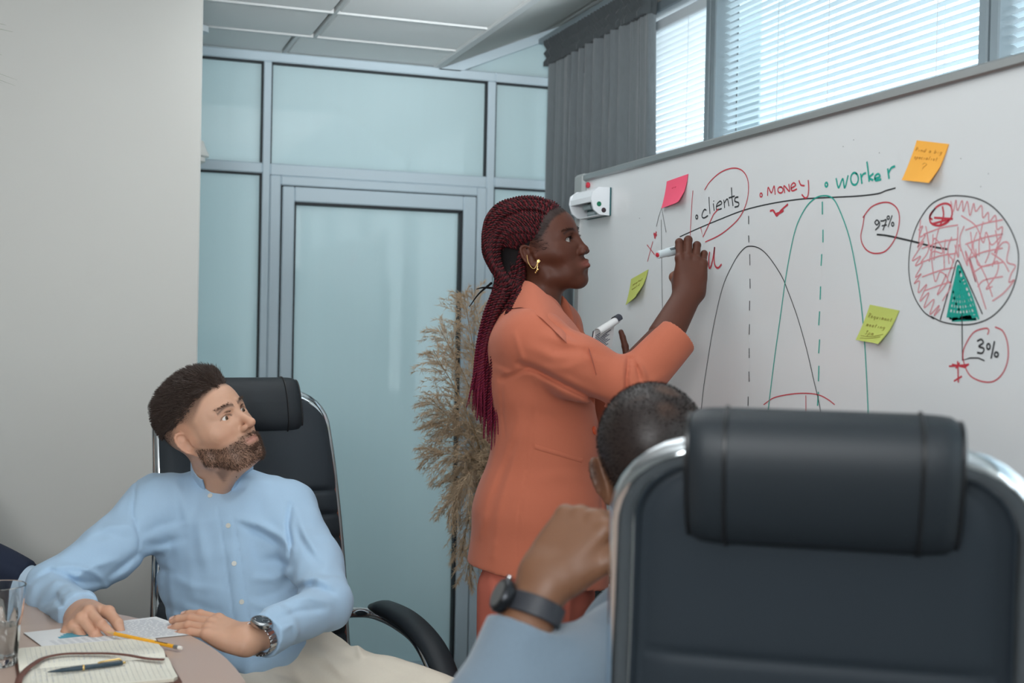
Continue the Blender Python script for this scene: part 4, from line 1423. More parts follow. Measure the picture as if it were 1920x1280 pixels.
# tip positions of the plumes as seen, all in the clump's own depth
tips = [((915, 880), (893, 690), (868, 545)), ((925, 900), (915, 700), (884, 540)), ((920, 900), (885, 740), (822, 610)), ((915, 920), (878, 780), (812, 655)), ((915, 930), (880, 830), (806, 745)),
        ((918, 930), (888, 860), (803, 850)), ((915, 940), (885, 800), (820, 800)), ((930, 930), (910, 770), (905, 640)), ((925, 950), (890, 880), (838, 965)), ((922, 950), (898, 910), (862, 1045)), ((930, 950), (905, 880), (850, 905)),
        ((940, 950), (930, 820), (935, 700)), ((945, 960), (950, 860), (960, 760)), ((930, 960), (905, 950), (872, 1090))]
for k, (a, b, c) in enumerate(tips):
    d0 = 3.58 + rg.uniform(-0.08, 0.08)
    d1 = 3.50 + rg.uniform(-0.12, 0.12)
    base = vz + V3(rg.uniform(-0.03, 0.03), rg.uniform(-0.03, 0.03), 0.30)
    cen = spline([base, P(*a, d0), P(*b, d1), P(*c, d1 - 0.03)], 60)
    MB().tube(cen, np.linspace(0.0035, 0.0009, 60), 6).build('stem', m_stemp, pg)
    roots, dirs, lens = [], [], []
    V_, F_ = [], []
    nn = 0
    for j in range(54):
        t = 0.34 + 0.65 * j / 54
        i = min(58, int(t * 59))
        p = cen[i]
        tan = unit(cen[i + 1] - cen[i])
        side = unit(np.cross(tan, rg.normal(size=3)))
        ln = 0.115 * math.sin(math.pi * min(1, (t - 0.30) / 0.72)) ** 0.7 + 0.02
        dv = unit(tan * 1.0 + side * 0.75 + V3(0, 0, -0.10))
        br = [p]
        dd = dv
        for s in range(5):
            br.append(br[-1] + dd * ln / 5)
            dd = unit(dd + V3(0, 0, -0.16) + rg.normal(size=3) * 0.05)
        br = np.array(br)
        for s in range(36):
            f = rg.uniform(0.05, 1)
            i2 = min(4, int(f * 5))
            pp = br[i2] + (br[i2 + 1] - br[i2]) * (f * 5 - i2)
            roots.append(pp)
            dirs.append(unit(unit(br[i2 + 1] - br[i2]) * 1.3 + rg.normal(size=3) * 0.55))
            lens.append(0.022 * (1.15 - 0.5 * f))
    v, f = strands(np.array(roots), np.array(dirs), np.array(lens), 0.0009, 2, V3(0, 0, -0.35), 0.15, k)
    mesh_obj('plume', v, f, m_pamp, pg)
# spiky house plant beyond the left edge: only leaf tips reach into view
m_leaf = mat('grey_green_leaf', (132, 146, 112), 0.6)
lb = P(-700, 60, 2.9)
dp = empty('dragon_plant', (lb[0], lb[1], 0), 'thin green leaf tips of a tall spiky plant at the top left edge', 'plant')
MB().lathe([(0.11, 0), (0.13, 0.02), (0.16, 0.30), (0.165, 0.32), (0.15, 0.32), (0.145, 0.28)], (lb[0], lb[1], 0), sides=28).build('pot', m_whitepl, dp)
MB().tube(spline([(lb[0], lb[1], 0.2), (lb[0] + 0.02, lb[1], 0.9), (lb[0] - 0.01, lb[1], 1.5), lb], 20), np.linspace(0.025, 0.014, 20), 10).build('trunk', m_stemp, dp)
ends = [(11, 47), (24, 60), (32, 150), (29, 161), (3, 103), (5, 156), (-300, -20), (-390, 240), (-520, 330), (-690, 380), (-820, 300), (-960, 240), (-1020, 100), (-1040, 20), (-900, -50), (-700, -60), (-480, -40), (-870, 350), (-450, 300), (-330, 80)]
for k, e in enumerate(ends):
    tip = P(*e, 2.9 + rg.uniform(-0.12, 0.12) * (k > 5))
    mid = lb * 0.5 + tip * 0.5 + V3(0, 0, 0.10)
    cen = spline([lb, mid, tip], 24)
    wdt_ = 0.011 * np.sin(np.pi * np.linspace(0.15, 0.985, 24)) ** 0.8
    MB().tube(cen, wdt_, 6, flat=0.12, up=(0, 0, 1)).build('leaf', m_leaf, dp)
# ================================================================== people: shared sculpting
def L(c):
    return np.array(lin(c))


class Frame:
    """local axes -> world: columns x (forward), y (left), z (up)"""

    def __init__(s, o, fwd, up, scale=1.0):
        s.o = np.asarray(o, float)
        x = unit(fwd)
        z = unit(np.asarray(up) - x * (x @ up))
        y = np.cross(z, x)
        s.A = np.stack([x, y, z])          # rows: axes
        s.k = scale

    def __call__(s, *p):
        return s.o + (np.asarray(p, float) * s.k) @ s.A

    def dirn(s, *p):
        return unit(np.asarray(p, float) @ s.A)

    def inv(s, P_):
        return (np.asarray(P_) - s.o) @ s.A.T / s.k


def make_head(vol, F, lips=1.0, nose=1.0, jaw=1.0, brow=1.0, ears=True, wide_nose=0.0, jl=0.0, slit=(.0126, .0046), mouth=.0012, cx=0.0):
    """adds a head with face to the volume; F origin between the ears"""
    k = F.k
    R = F.A
    e = lambda c, r, kk, sub=False, RR=None: vol.ell(F(*c), np.array(r) * k, R if RR is None else RR, kk * k, sub)
    c = lambda a, b, ra, rb, kk, sub=False: vol.cone(F(*a), F(*b), ra * k, rb * k, kk * k, sub)
    e((-.010, 0, .046), (.097, .0755, .083), .01)
    e((.028, 0, .045), (.067, .063, .062), .03)
    e((.038, 0, -.018), (.056, .056, .068), .03)
    for s in (-1, 1):
        c((.002, s * .054, -.025 + jl), (.014, s * .051 * jaw, -.062 + jl), .016, .015, .02)
        c((.014, s * .051 * jaw, -.062 + jl), (.074 + cx, s * .015, -.090 + jl * .7), .016, .016, .02)
        e((.058, s * .043, -.014), (.021, .021, .019), .022)
        c((.05, s * .052, -.004), (.005, s * .068, .004), .012, .008, .02)
        e((.052, s * .034, -.056), (.026, .018, .026), .022)
    e((.034, 0, -.068 + jl), (.050, .040, .030), .024)
    e((.079 + cx, 0, -.091 + jl * .7), (.017, .019, .015), .018)
    e((.020, 0, .012), (.060, .066, .05), .03)
    for s in (-1, 1):
        c((.0865, s * .012, .0325), (.071, s * .044, .0325), .0105 * brow, .009, .012)
    for s in (-1, 1):
        e((.1005, s * .031, .0138), (.0145, .019, .0115), .012, True)
    e((.076, 0, -.054), (.0245, .028, .023), .014)
    # nose
    c((.0885, 0, .023), (.112 * (0.5 + 0.5 * nose), 0, -.016), .0072 + wide_nose * .3, .0088, .010)
    e((.1125 * (0.4 + 0.6 * nose), 0, -.0195), (.0105, .0098 + wide_nose, .0088), .008)
    for s in (-1, 1):
        e((.1005, s * (.0128 + wide_nose), -.0235), (.0105, .0062, .0068), .006)
        e((.1065, s * (.0062 + wide_nose * .6), -.0315), (.005, .0030, .0038), .003, True)
    # lips
    lz = -.0515
    for s in (-1, 1):
        c((.0990, s * .004, lz + .0052), (.0850, s * .0235, lz - .0005), .0048 * lips, .0022, .004)
        c((.0985, 0, lz - .0068), (.0850, s * .0205, lz - .0010), .0058 * lips, .0026, .004)
        c((.1085, 0, lz - .0008), (.0885, s * .0250, lz - .0012), mouth, mouth * .8, .0024, True)
    e((.0995, 0, -.036), (.004, .0028, .008), .006, True)
    e((.0975, 0, -.0735), (.007, .013, .005), .012, True)
    # lids
    for s in (-1, 1):
        vol.ball(F(.0745, s * .031, .0145), .0146 * k, .004 * k)
        c((.0800, s * .018, .0200), (.0790, s * .043, .0195), .0042, .0036, .005)
        e((.0900, s * .0312, .0147), (.012, *slit), .0022, True)
    if ears:
        for s in (-1, 1):
            tl = unit(np.array([-.28, s * .22, 1.0])) @ R
            ax = unit(np.array([.75, -s * .55, 0.0])) @ R
            ax = unit(ax - tl * (ax @ tl))
            RR = np.stack([ax, np.cross(tl, ax), tl])
            e((-.008, s * .0745, .006), (.0165, .0055, .030), .004, False, RR)
            pts = []
            for t in np.linspace(-0.9, 4.1, 13):
                q = F(-.008, s * .0785, .006) + (ax * .0145 * math.cos(t) + tl * .0280 * math.sin(t)) * k
                pts.append(q)
            vol.chain(pts, [.0034 * k] * 13, .0025 * k)
            e((-.002, s * .0825, .001), (.0095, .0085, .0150), .003, True, RR)
            e((-.006, s * .0815, .020), (.006, .004, .007), .004, True, RR)
            e((.0005, s * .0735, -.021), (.0085, .0048, .0095), .004, False, RR)
            e((.006, s * .0765, .0005), (.0045, .004, .007), .004)


def head_colors(p, base, lip, dark, F, beard=0.0, fade=0.0, scalp=0.0, brows=True, browc=None, nrm=None):
    """vertex colours of skin in head-local coordinates p; real colour only"""
    base, lip, dark = L(base), L(lip), L(dark)
    c = np.tile(base, (len(p), 1))
    x, y, z = p[:, 0], p[:, 1], p[:, 2]

    def mix(w, col):
        c[:] = c * (1 - w[:, None]) + col * w[:, None]
    sm = lambda v, a, b: np.clip((v - a) / (b - a), 0, 1) ** 2 * (3 - 2 * np.clip((v - a) / (b - a), 0, 1))
    red = base * np.array([1.08, 0.86, 0.80])
    mix(np.exp(-(((x - .058) / .03) ** 2 + ((np.abs(y) - .044) / .02) ** 2 + ((z + .02) / .02) ** 2)) * 0.55, red)
    mix(np.exp(-(((x - .113) / .014) ** 2 + (y / .016) ** 2 + ((z + .02) / .012) ** 2)) * 0.5, red)
    mix(sm(np.abs(y), .072, .080) * sm(x, -.04, -.02) * (1 - sm(x, .015, .03)) * 0.4, red)
    if beard:
        m = (1 - sm(z, -.047 + 0.55 * np.clip(.055 - x, 0, .06), -.032 + 0.55 * np.clip(.055 - x, 0, .06))) * sm(x, -.006, .010) * sm(z, -.118, -.106)
        mus = np.exp(-((z + .0405) / .0055) ** 2) * sm(x, .075, .085) * (np.abs(y) < .03)
        m = np.maximum(m, mus)
        m = m * (1 - np.exp(-(((z + .0535) / .0075) ** 2 + (y / .022) ** 2)) * sm(x, .08, .085))
        if nrm is not None:
            m = m * sm(nrm @ F.A[2], -.62, -.30)
        mix(m * beard, dark)
    lz = -.0515
    lw = np.exp(-(((z - lz + .001) / .0078) ** 4 + (y / .0215) ** 4)) * sm(x, .0835, .088)
    mix(lw * 0.85, lip)
    if brows:
        for s in (-1, 1):
            t = np.clip((s * y - .010) / .036, 0, 1)
            zz = .0325 + .006 * np.sin(np.pi * np.clip(t * 0.85 + .08, 0, 1)) - .003 * t
            w = np.exp(-((z - zz) / (.0046 - .002 * t)) ** 2) * (s * y > .007) * (s * y < .049) * sm(x, .05, .062)
            mix(np.clip(w, 0, 1) * 0.8, dark if browc is None else L(browc))
        for s in (-1, 1):        # lash line
            d = np.hypot((s * y - .0312) / .0145, (z - .0147) / .0062)
            w = np.exp(-((d - 1.0) / .13) ** 2) * sm(x, .070, .078) * (z > .0140)
            mix(w * 0.75, dark * 0.5)
    if scalp:
        hl = hairline(p)
        mix(sm(hl, -.004, .006) * scalp * sm(z - .25 * np.clip(x, 0, 1), .015, .04), dark)
    if fade:
        hl = hairline(p)
        top = sm(z + 0.25 * np.clip(-x, 0, .1), .028, .085)
        mix(sm(hl, -.006, .010) * (0.22 + fade * top), dark)
    return c


def hairline(p):
    """> 0 where hair grows (head-local)"""
    x, y, z = p[:, 0], p[:, 1], p[:, 2]
    front = (.088 - x) * 0.55 + (z - .083) * 1.0            # forehead
    side = np.minimum(.040 - x + np.clip(z - .04, 0, 1) * 0.9, z + .012 + np.clip(.0 - x, 0, 1) * 0.45)
    side = np.minimum(side, np.where(x < .02, z + 0.055 + np.clip(-x - .02, 0, .1) * .2, 1))
    near_ear = np.hypot((x + .006) / 1.0, (z - .004) / 1.3) - .034
    side = np.where(np.abs(y) > .05, np.minimum(side, np.where(z < .05, near_ear, 1)), side)
    w = np.clip((np.abs(y) - .040) / .018, 0, 1)
    return np.where(x > .01, np.minimum(front, 1) * (1 - w) + side * w, side)


def eyeballs(F, parent, iris, gaze, r=.0131, white=1.0):
    iris = L(iris)
    for s in (-1, 1):
        c = F(.0745, s * .031, .0145)
        g = unit(gaze)
        u = unit(np.cross(g, V3(0, 0, 1)))
        w = np.cross(u, g)
        vs, fs, cs = [], [], []
        ths = np.concatenate([np.linspace(0, .62, 12), np.linspace(.7, math.pi, 12)])
        for th in ths:
            for ph_ in np.linspace(0, 2 * math.pi, 24, endpoint=False):
                rr = r * F.k * (1 + 0.03 * max(0, 1 - th / .45))
                vs.append(c + rr * (math.cos(th) * g + math.sin(th) * (math.cos(ph_) * u + math.sin(ph_) * w)))
                if th < .17:
                    cs.append((.004, .004, .004))
                elif th < .46:
                    cs.append(iris * (0.55 if th > .41 else 1))
                else:
                    cs.append(L((214, 208, 202)) * white)
        n = len(ths)
        for i in range(n - 1):
            for j in range(24):
                fs.append((i * 24 + j, i * 24 + (j + 1) % 24, (i + 1) * 24 + (j + 1) % 24, (i + 1) * 24 + j))
        mesh_obj('eyeball', vs, np.array(fs), m_eye, parent, True, np.array(cs))


m_eye = mat('eye', (255, 255, 255), 0.08, vcol=True, coat=0.6)
FL = {'index': (.042, .025, .021), 'middle': (.046, .029, .022), 'ring': (.042, .027, .022), 'pinky': (.034, .020, .019)}
MCPY = {'index': .0265, 'middle': .0085, 'ring': -.0105, 'pinky': -.0275}
MCPX = {'index': .088, 'middle': .091, 'ring': .086, 'pinky': .078}
FR = {'index': .0092, 'middle': .0096, 'ring': .0090, 'pinky': .0078}


def make_hand(vol, F, flex, spread=None, thumb=None, side=1, plump=1.0):
    """F: origin at the wrist, x to the knuckles, y to the thumb side (side=+-1 flips), z out of the back of the hand.
    flex: finger -> three bend angles in degrees towards the palm. thumb: list of 4 local points. Returns finger tips and nail frames."""
    k = F.k
    spread = spread or {}
    Y = lambda p: np.array([p[0], p[1] * side, p[2]])
    info = {}
    wr = F(*Y((0, 0, 0)))
    for f in FL:
        y = MCPY[f]
        a = F(*Y((.006, y * .55, -.002)))
        m = F(*Y((MCPX[f], y, .0)))
        vol.cone(a, m, .0155 * k * plump, .0112 * k * plump, .010 * k)
    vol.ell(F(*Y((.045, .002, -.004))), np.array([.042, .034, .0135]) * k * plump, F.A, .012 * k)
    vol.ell(F(*Y((.034, .024, -.010))), np.array([.030, .014, .014]) * k * plump, F.A, .012 * k)
    vol.ell(F(*Y((.040, -.024, -.008))), np.array([.036, .012, .013]) * k * plump, F.A, .012 * k)
    for f in FL:
        p = np.array([MCPX[f], MCPY[f], 0.0])
        sp = math.radians(spread.get(f, {'index': 5, 'middle': 1, 'ring': -4, 'pinky': -9}[f]))
        ang = 0.0
        pts = [p]
        dirs = []
        for j in range(3):
            ang += math.radians(flex[f][j])
            d = np.array([math.cos(ang) * math.cos(sp), math.cos(ang) * math.sin(sp) if j == 0 else math.cos(ang) * math.sin(sp), -math.sin(ang)])
            d = unit(d)
            dirs.append(d)
            p = p + d * FL[f][j]
            pts.append(p)
        r = FR[f] * plump
        W = [F(*Y(q)) for q in pts]
        vol.ball(W[0], (r + .0022) * k, .006 * k)
        vol.cone(W[0], W[1], (r + .0006) * k, r * .96 * k, .0022 * k)
        vol.ball(W[1], r * 1.02 * k, .003 * k)
        vol.cone(W[1], W[2], r * .94 * k, r * .86 * k, .0022 * k)
        vol.cone(W[2], W[3] - (W[3] - W[2]) * 0.28, r * .86 * k, r * .74 * k, .0022 * k)
        n = np.array([dirs[2][2] * -1 * math.cos(sp) * -1, 0, 0])
        a2 = ang
        nn = np.array([math.sin(a2) * math.cos(sp), math.sin(a2) * math.sin(sp), math.cos(a2)])
        info[f] = (W, F.dirn(*Y(dirs[2])), F.dirn(*Y(nn)), r * k)
    if thumb is not None:
        W = [F(*Y(q)) for q in thumb]
        vol.cone(W[0], W[1], .0150 * k * plump, .0118 * k * plump, .010 * k)
        vol.ball(W[1], .0122 * k * plump, .004 * k)
        vol.cone(W[1], W[2], .0112 * k * plump, .0104 * k * plump, .004 * k)
        vol.cone(W[2], W[3] - (W[3] - W[2]) * .22, .0104 * k * plump, .0078 * k * plump, .003 * k)
        dd = unit(W[3] - W[2])
        nn = unit(np.cross(dd, F.dirn(*Y((0, 0, 1))))) * side
        info['thumb'] = (W, dd, nn, .0100 * k)
    return info


def nails(info, parent, m, only=None):
    mb = MB()
    for f, (W, d, n, r) in info.items():
        n = unit(n - d * (n @ d))
        s_ = np.cross(d, n)
        c = W[-1] - d * r * 1.05
        g = []
        for a in np.linspace(-1, 1, 7):
            row = []
            for b in np.linspace(-1, 1, 7):
                w = (1 - 0.25 * max(0, -a) ** 2)
                th = b * 0.85 * w
                row.append(c + d * a * r * 0.62 + (s_ * math.sin(th) + n * math.cos(th)) * r * (0.865 - 0.07 * a))
            g.append(row)
        mb.grid(g)
    return mb.build('nails', m, parent)


def skin_mesh(name, parts, colorfn, m, parent):
    v, f = join_vf(parts)
    return mesh_obj(name, v, f, m, parent, True, colorfn(v))


def pick(bvh, px, py):
    """surface point of a sculpted garment on the line of sight through a photo pixel"""
    d = ray(px, py)
    h = bvh.ray_cast(Vector(CAM), Vector(unit(d)))
    if h[0] is None:
        return None, None
    return np.array(h[0]), np.array(h[1])


def bvh_of(v, f):
    return BVHTree.FromPolygons([tuple(x) for x in v], [tuple(int(i) for i in x) for x in f])


m_skin_w = mat('deep_brown_skin', (86, 49, 36), 0.5, spec=0.35, vcol=True, noise=0.05, nscale=60, bump=0.08, bscale=900, sss=0.05)
m_skin_m = mat('light_skin', (202, 157, 131), 0.5, vcol=True, noise=0.05, nscale=70, bump=0.08, bscale=900, sss=0.12)
m_skin_f = mat('brown_skin', (150, 106, 78), 0.48, vcol=True, noise=0.05, nscale=60, bump=0.08, bscale=900, sss=0.06)
def PM(px, py, d):
    return P(px, py, d * 1.035)


# ================================================================== the man in the blue shirt
man_o = PM(490, 1290, 2.66)
man = empty('person', (man_o[0], man_o[1], 0), 'seated bearded person in a light blue shirt and beige trousers, looking up at the board', 'person')
MS = (202, 157, 131)
HF = Frame(PM(397, 813, 2.63), D(0.79, 0.40, 0.47), D(-0.37, 0.92, 0.08), 0.985)
vol = Vol(HF.o - V3(.16, .16, .22), HF.o + V3(.16, .16, .19), 0.0021)
make_head(vol, HF, lips=0.72, nose=1.03, jaw=1.06, brow=1.05, jl=0.011)
NB = PM(416, 912, 2.70)
vol.econe(HF(-.012, 0, -.035), NB + V3(0, 0, .02), (.058, .056), (.060, .058), HF.A[1], .025)
vol.cone(HF(.055, -.03, -.085), NB + D(.1, 0, 1) * .06, .022, .018, .03)
v, f = vol.surface()
hv = HF.inv(v)
hn = vnormals(v, f)
hc = head_colors(hv, MS, (178, 124, 110), (66, 48, 40), HF, beard=0.55, fade=0.62, nrm=hn)
parts, cols = [(v, f)], [hc]
# hands
HR = Frame(PM(150, 1150, 2.28), D(.30, .04, .95), D(-.66, .72, .20), 1.0)
vr = Vol(HR.o - V3(.17, .2, .16), HR.o + V3(.19, .16, .13), 0.0017)
tR = make_hand(vr, HR, {'index': (42, 40, 26), 'middle': (48, 46, 26), 'ring': (50, 48, 28), 'pinky': (50, 46, 24)}, {'index': 4, 'middle': 0, 'ring': -4, 'pinky': -10},
               [(.022, .024, -.012), (.056, .044, -.030), (.080, .044, -.054), (.096, .034, -.078)], side=1)
ER = PM(98, 1112, 2.46)
vr.econe(HR(.012, 0, -.003), ER * 0.35 + HR.o * 0.65, (.029, .021), (.030, .027), HR.A[1], .018)
HLf = Frame(PM(470, 1203, 2.20), D(-.90, .27, -.28), D(.20, .90, .32), 1.0)
vl = Vol(HLf.o - V3(.25, .16, .10), HLf.o + V3(.12, .22, .12), 0.0017)
tL = make_hand(vl, HLf, {'index': (8, 14, 8), 'middle': (10, 14, 8), 'ring': (12, 15, 8), 'pinky': (12, 14, 8)}, {'index': 2, 'middle': 0, 'ring': -2, 'pinky': -4},
               [(.022, .024, -.010), (.056, .040, -.016), (.086, .043, -.018), (.112, .043, -.020)], side=-1)
EL = PM(611, 1135, 2.43)
vl.econe(HLf(.012, 0, -.003), EL * 0.35 + HLf.o * 0.65, (.029, .022), (.030, .027), HLf.A[1], .018)
for w in (vr, vl):
    q = w.surface()
    parts.append(q)
    cc = np.tile(L(MS), (len(q[0]), 1))
    cols.append(cc)
# knuckle and tip redness is true skin colour
for (vv, ff), cc, info in ((parts[1], cols[1], tR), (parts[2], cols[2], tL)):
    for fg in info.values():
        for q in (fg[0][0], fg[0][1], fg[0][-1]):
            w = np.exp(-(np.linalg.norm(vv - q, axis=1) / .011) ** 2)[:, None] * 0.5
            cc[:] = cc * (1 - w) + L(MS) * np.array([1.02, .80, .76]) * w
core = Vol(PM(480, 1290, 2.70) - V3(.36, .34, .20), PM(430, 880, 2.7) + V3(.36, .34, .06), 0.008)
SR, SL_ = PM(285, 938, 2.66), PM(548, 950, 2.68)
core.econe(PM(425, 1020, 2.72), PM(470, 1200, 2.70), (.15, .09), (.13, .09), D(1, 0, 0), .04).cone(SR - V3(0, 0, .03), SL_ - V3(0, 0, .03), .034, .034, .02).cone(NB, NB - V3(0, 0, .08), .050, .045, .02).cone(NB - V3(0, 0, .02), PM(424, 965, 2.655), .05, .045, .02)
core.chain([PM(300, 948, 2.68), PM(205, 1037, 2.57), PM(99, 1110, 2.46), HR.o], [.038, .030, .024, .018], .02).chain([PM(535, 962, 2.70), PM(589, 1057, 2.58), PM(610, 1134, 2.435), HLf.o], [.038, .030, .024, .018], .02)
q = core.surface()
parts.append(q)
cols.append(np.tile(L(MS), (len(q[0]), 1)))
pv, pf = join_vf(parts)
mesh_obj('body', pv, pf, m_skin_m, man, True, np.concatenate(cols))
nails(tR, man, mat('nail_light', (226, 184, 166), 0.3))
nails(tL, man, bpy.data.materials['nail_light'])
eyeballs(HF, man, (96, 74, 54), unit(HF.A[0] + D(.25, .0, 0) * .35))
# hair, brows, beard
m_hair = mat('dark_brown_hair', (66, 51, 44), 0.5, noise=0.3, nscale=120)
m_beard = mat('brown_beard', (84, 62, 50), 0.6, noise=0.3, nscale=200)
rg = np.random.default_rng(31)
sh_ = Vol(HF.o - V3(.16, .16, .05), HF.o + V3(.16, .16, .20), 0.0026)
sh_.ell(HF(-.012, 0, .054), np.array([.0985, .0755, .0855]) * HF.k, HF.A, .01).ell(HF(.018, 0, .094), np.array([.059, .056, .042]) * HF.k, HF.A, .02)
sh_.ell(HF(.034, 0, .108), np.array([.042, .048, .028]) * HF.k, HF.A, .02)
sh_.cut(HF(-.05, 0, .046), HF.dirn(.10, 0, -1), k=.006).cut(HF(.092, 0, .088), HF.dirn(1, 0, -.45), k=.006).cut(HF(.050, -.052, .062), HF.dirn(.8, -.6, -.35), k=.006).cut(HF(.050, .052, .062), HF.dirn(.8, .6, -.35), k=.006)
sv, sf = sh_.surface()
sn = vnormals(sv, sf)
sl = HF.inv(sv)
ok = np.nonzero((sn @ HF.A[2] > -.75) & (sl[:, 2] > .03))[0]
s_ = rg.choice(ok, 13000)
lp_, nr = sl[s_], sn[s_]
fr_ = np.clip((lp_[:, 0] + .08) / .16, 0, 1)
dl = np.stack([-0.9 + 0.2 * fr_, -0.2 * np.ones(len(s_)), 0.10 + 0.25 * fr_], 1) @ HF.A
dr_ = nr * (0.62 + 0.2 * (1 - fr_))[:, None] + dl * 0.8
dr_ /= np.linalg.norm(dr_, axis=1)[:, None]
lock = np.sin(lp_[:, 1] * 330 + lp_[:, 2] * 210)[:, None] * (HF.A[1] * .30) + np.cos(lp_[:, 1] * 270 + lp_[:, 0] * 130)[:, None] * (HF.A[2] * .30)
ln = .012 + .012 * np.clip((lp_[:, 2] - .06) / .05, 0, 1)
v2, f2 = strands(sv[s_] - nr * .001, dr_ + lock, ln, .0010, 3, HF.A[2] * -.12 - HF.A[0] * .35, .14, 32)
vj, fj = join_vf([(v2, f2), (sv, sf)])
mesh_obj('hair', vj, fj, m_hair, man)
hi = np.nonzero((hairline(hv) > .004) & (hv[:, 2] > .012) & (hv[:, 2] < .060))[0]
s_ = rg.choice(hi, 3000)
up_w = np.clip((hv[s_, 2] + .3 * -hv[s_, 0] - .02) / .05, 0.15, 1)
v2, f2 = strands(hv[s_] * 0 + v[s_] - hn[s_] * .0006, hn[s_] * .6 - HF.A[0] * .5 - HF.A[2] * .5, .0045 * up_w, .00035, 2, None, .2, 36)
mesh_obj('faded_sides', v2, f2, m_hair, man)
x_, y_, z_ = hv.T
off = 0.55 * np.clip(.055 - x_, 0, .06)
bm_ = (z_ < -.040 + off) & (x_ > .004) & (z_ > -.060 - .040 * np.clip((x_ - .01) / .055, 0, 1))
bm_ |= (np.abs(z_ + .0405) < .0045) & (x_ > .078) & (np.abs(y_) < .027)
bm_ &= ~((np.abs(z_ + .0530) < .0085) & (np.abs(y_) < .022) & (x_ > .08))
bi = np.nonzero(bm_)[0]
s_ = rg.choice(bi, 5200)
down = -HF.A[2] * 0.9 + HF.A[0] * 0.15
v3, f3 = strands(v[s_] - hn[s_] * .001, hn[s_] * 0.75 + down * .7, .0078, .00034, 2, None, .28, 33)
mesh_obj('beard', v3, f3, m_beard, man)
roots, dirs = [], []
for s in (-1, 1):
    for k in range(130):
        t = rg.uniform(0, .74)
        zz = .0325 + .006 * math.sin(math.pi * min(1, t * .85 + .08)) - .003 * t + rg.normal() * .0018 * (1 - .5 * t)
        q = HF(.20, s * (.010 + .037 * t), zz)
        m = np.argmin((hv[:, 0] < .05) * 9 + ((hv - np.array([.085 - .03 * t * t, s * (.010 + .037 * t), zz])) ** 2).sum(1))
        roots.append(v[m])
        dirs.append(hn[m] * .35 + HF.A[1] * s * 0.9 + HF.A[2] * .25)
v4, f4 = strands(np.array(roots), np.array(dirs), .008, .00036, 2, None, .2, 34)
mesh_obj('eyebrows', v4, f4, m_beard, man)

# ---------------------------------------------------------------- shirt
m_shirt = mat('light_blue_oxford', (172, 201, 227), 0.85, weave=0.25, wscale=700, noise=0.035, nscale=500, sheen=0.15)
m_shirt_d = mat('light_blue_inner', (132, 164, 196), 0.85, noise=0.03, nscale=400)
QR = Frame(HR.o, HR.o - ER, HR.A[2])
QL = Frame(HLf.o, HLf.o - EL, HLf.A[2])
sv_ = Vol(PM(480, 1290, 2.62) - V3(.52, .44, .06), PM(420, 870, 2.65) + V3(.40, .36, .02), 0.0042)
acr = D(1, 0.03, .12)
sv_.econe(PM(418, 975, 2.70), PM(440, 1075, 2.70), (.158, .105), (.165, .110), acr, .03)
sv_.econe(PM(440, 1075, 2.70), PM(478, 1235, 2.67), (.165, .112), (.168, .120), acr, .05)
sv_.cone(PM(300, 948, 2.68), PM(380, 926, 2.71), .058, .046, .05).cone(PM(535, 958, 2.70), PM(460, 930, 2.71), .058, .044, .05)
sv_.econe(PM(418, 945, 2.715), PM(418, 990, 2.70), (.105, .062), (.150, .095), acr, .05)
# right arm (image left): shoulder, elbow on the table, forearm to the cuff
sv_.cone(PM(296, 950, 2.66), PM(205, 1035, 2.57), .072, .060, .045)
sv_.cone(PM(205, 1035, 2.57), PM(100, 1098, 2.475), .060, .052, .03)
sv_.cone(PM(103, 1102, 2.475), PM(100, 1128, 2.44), .047, .046, .03)
sv_.econe(PM(102, 1118, 2.45), QR(-.028, 0, -.002), (.050, .048), (.040, .036), QR.A[1], .022)
# left arm
sv_.cone(PM(540, 962, 2.69), PM(590, 1055, 2.58), .066, .056, .045)
sv_.cone(PM(590, 1055, 2.58), PM(612, 1130, 2.44), .056, .052, .03)
sv_.econe(PM(612, 1135, 2.43), QL(-.032, 0, .0), (.050, .047), (.040, .036), QL.A[2], .022)
# turned-back cuffs: a slightly wider band at each wrist
sv_.econe(QR(-.058, 0, -.002), QR(-.010, 0, -.002), (.045, .041), (.042, .038), QR.A[1], .004)
sv_.econe(QL(-.085, 0, 0), QL(-.034, 0, 0), (.045, .043), (.042, .040), QL.A[2], .004)
# shirt tail over the lap
sv_.econe(PM(470, 1205, 2.62), PM(520, 1236, 2.55), (.10, .05), (.085, .030), acr, .03)
sv_.noise(0.0020, 34, 3).noise(0.0010, 85, 4)
FO = sv_.fold
DM = dict(dmin=2.0, dmax=2.83)
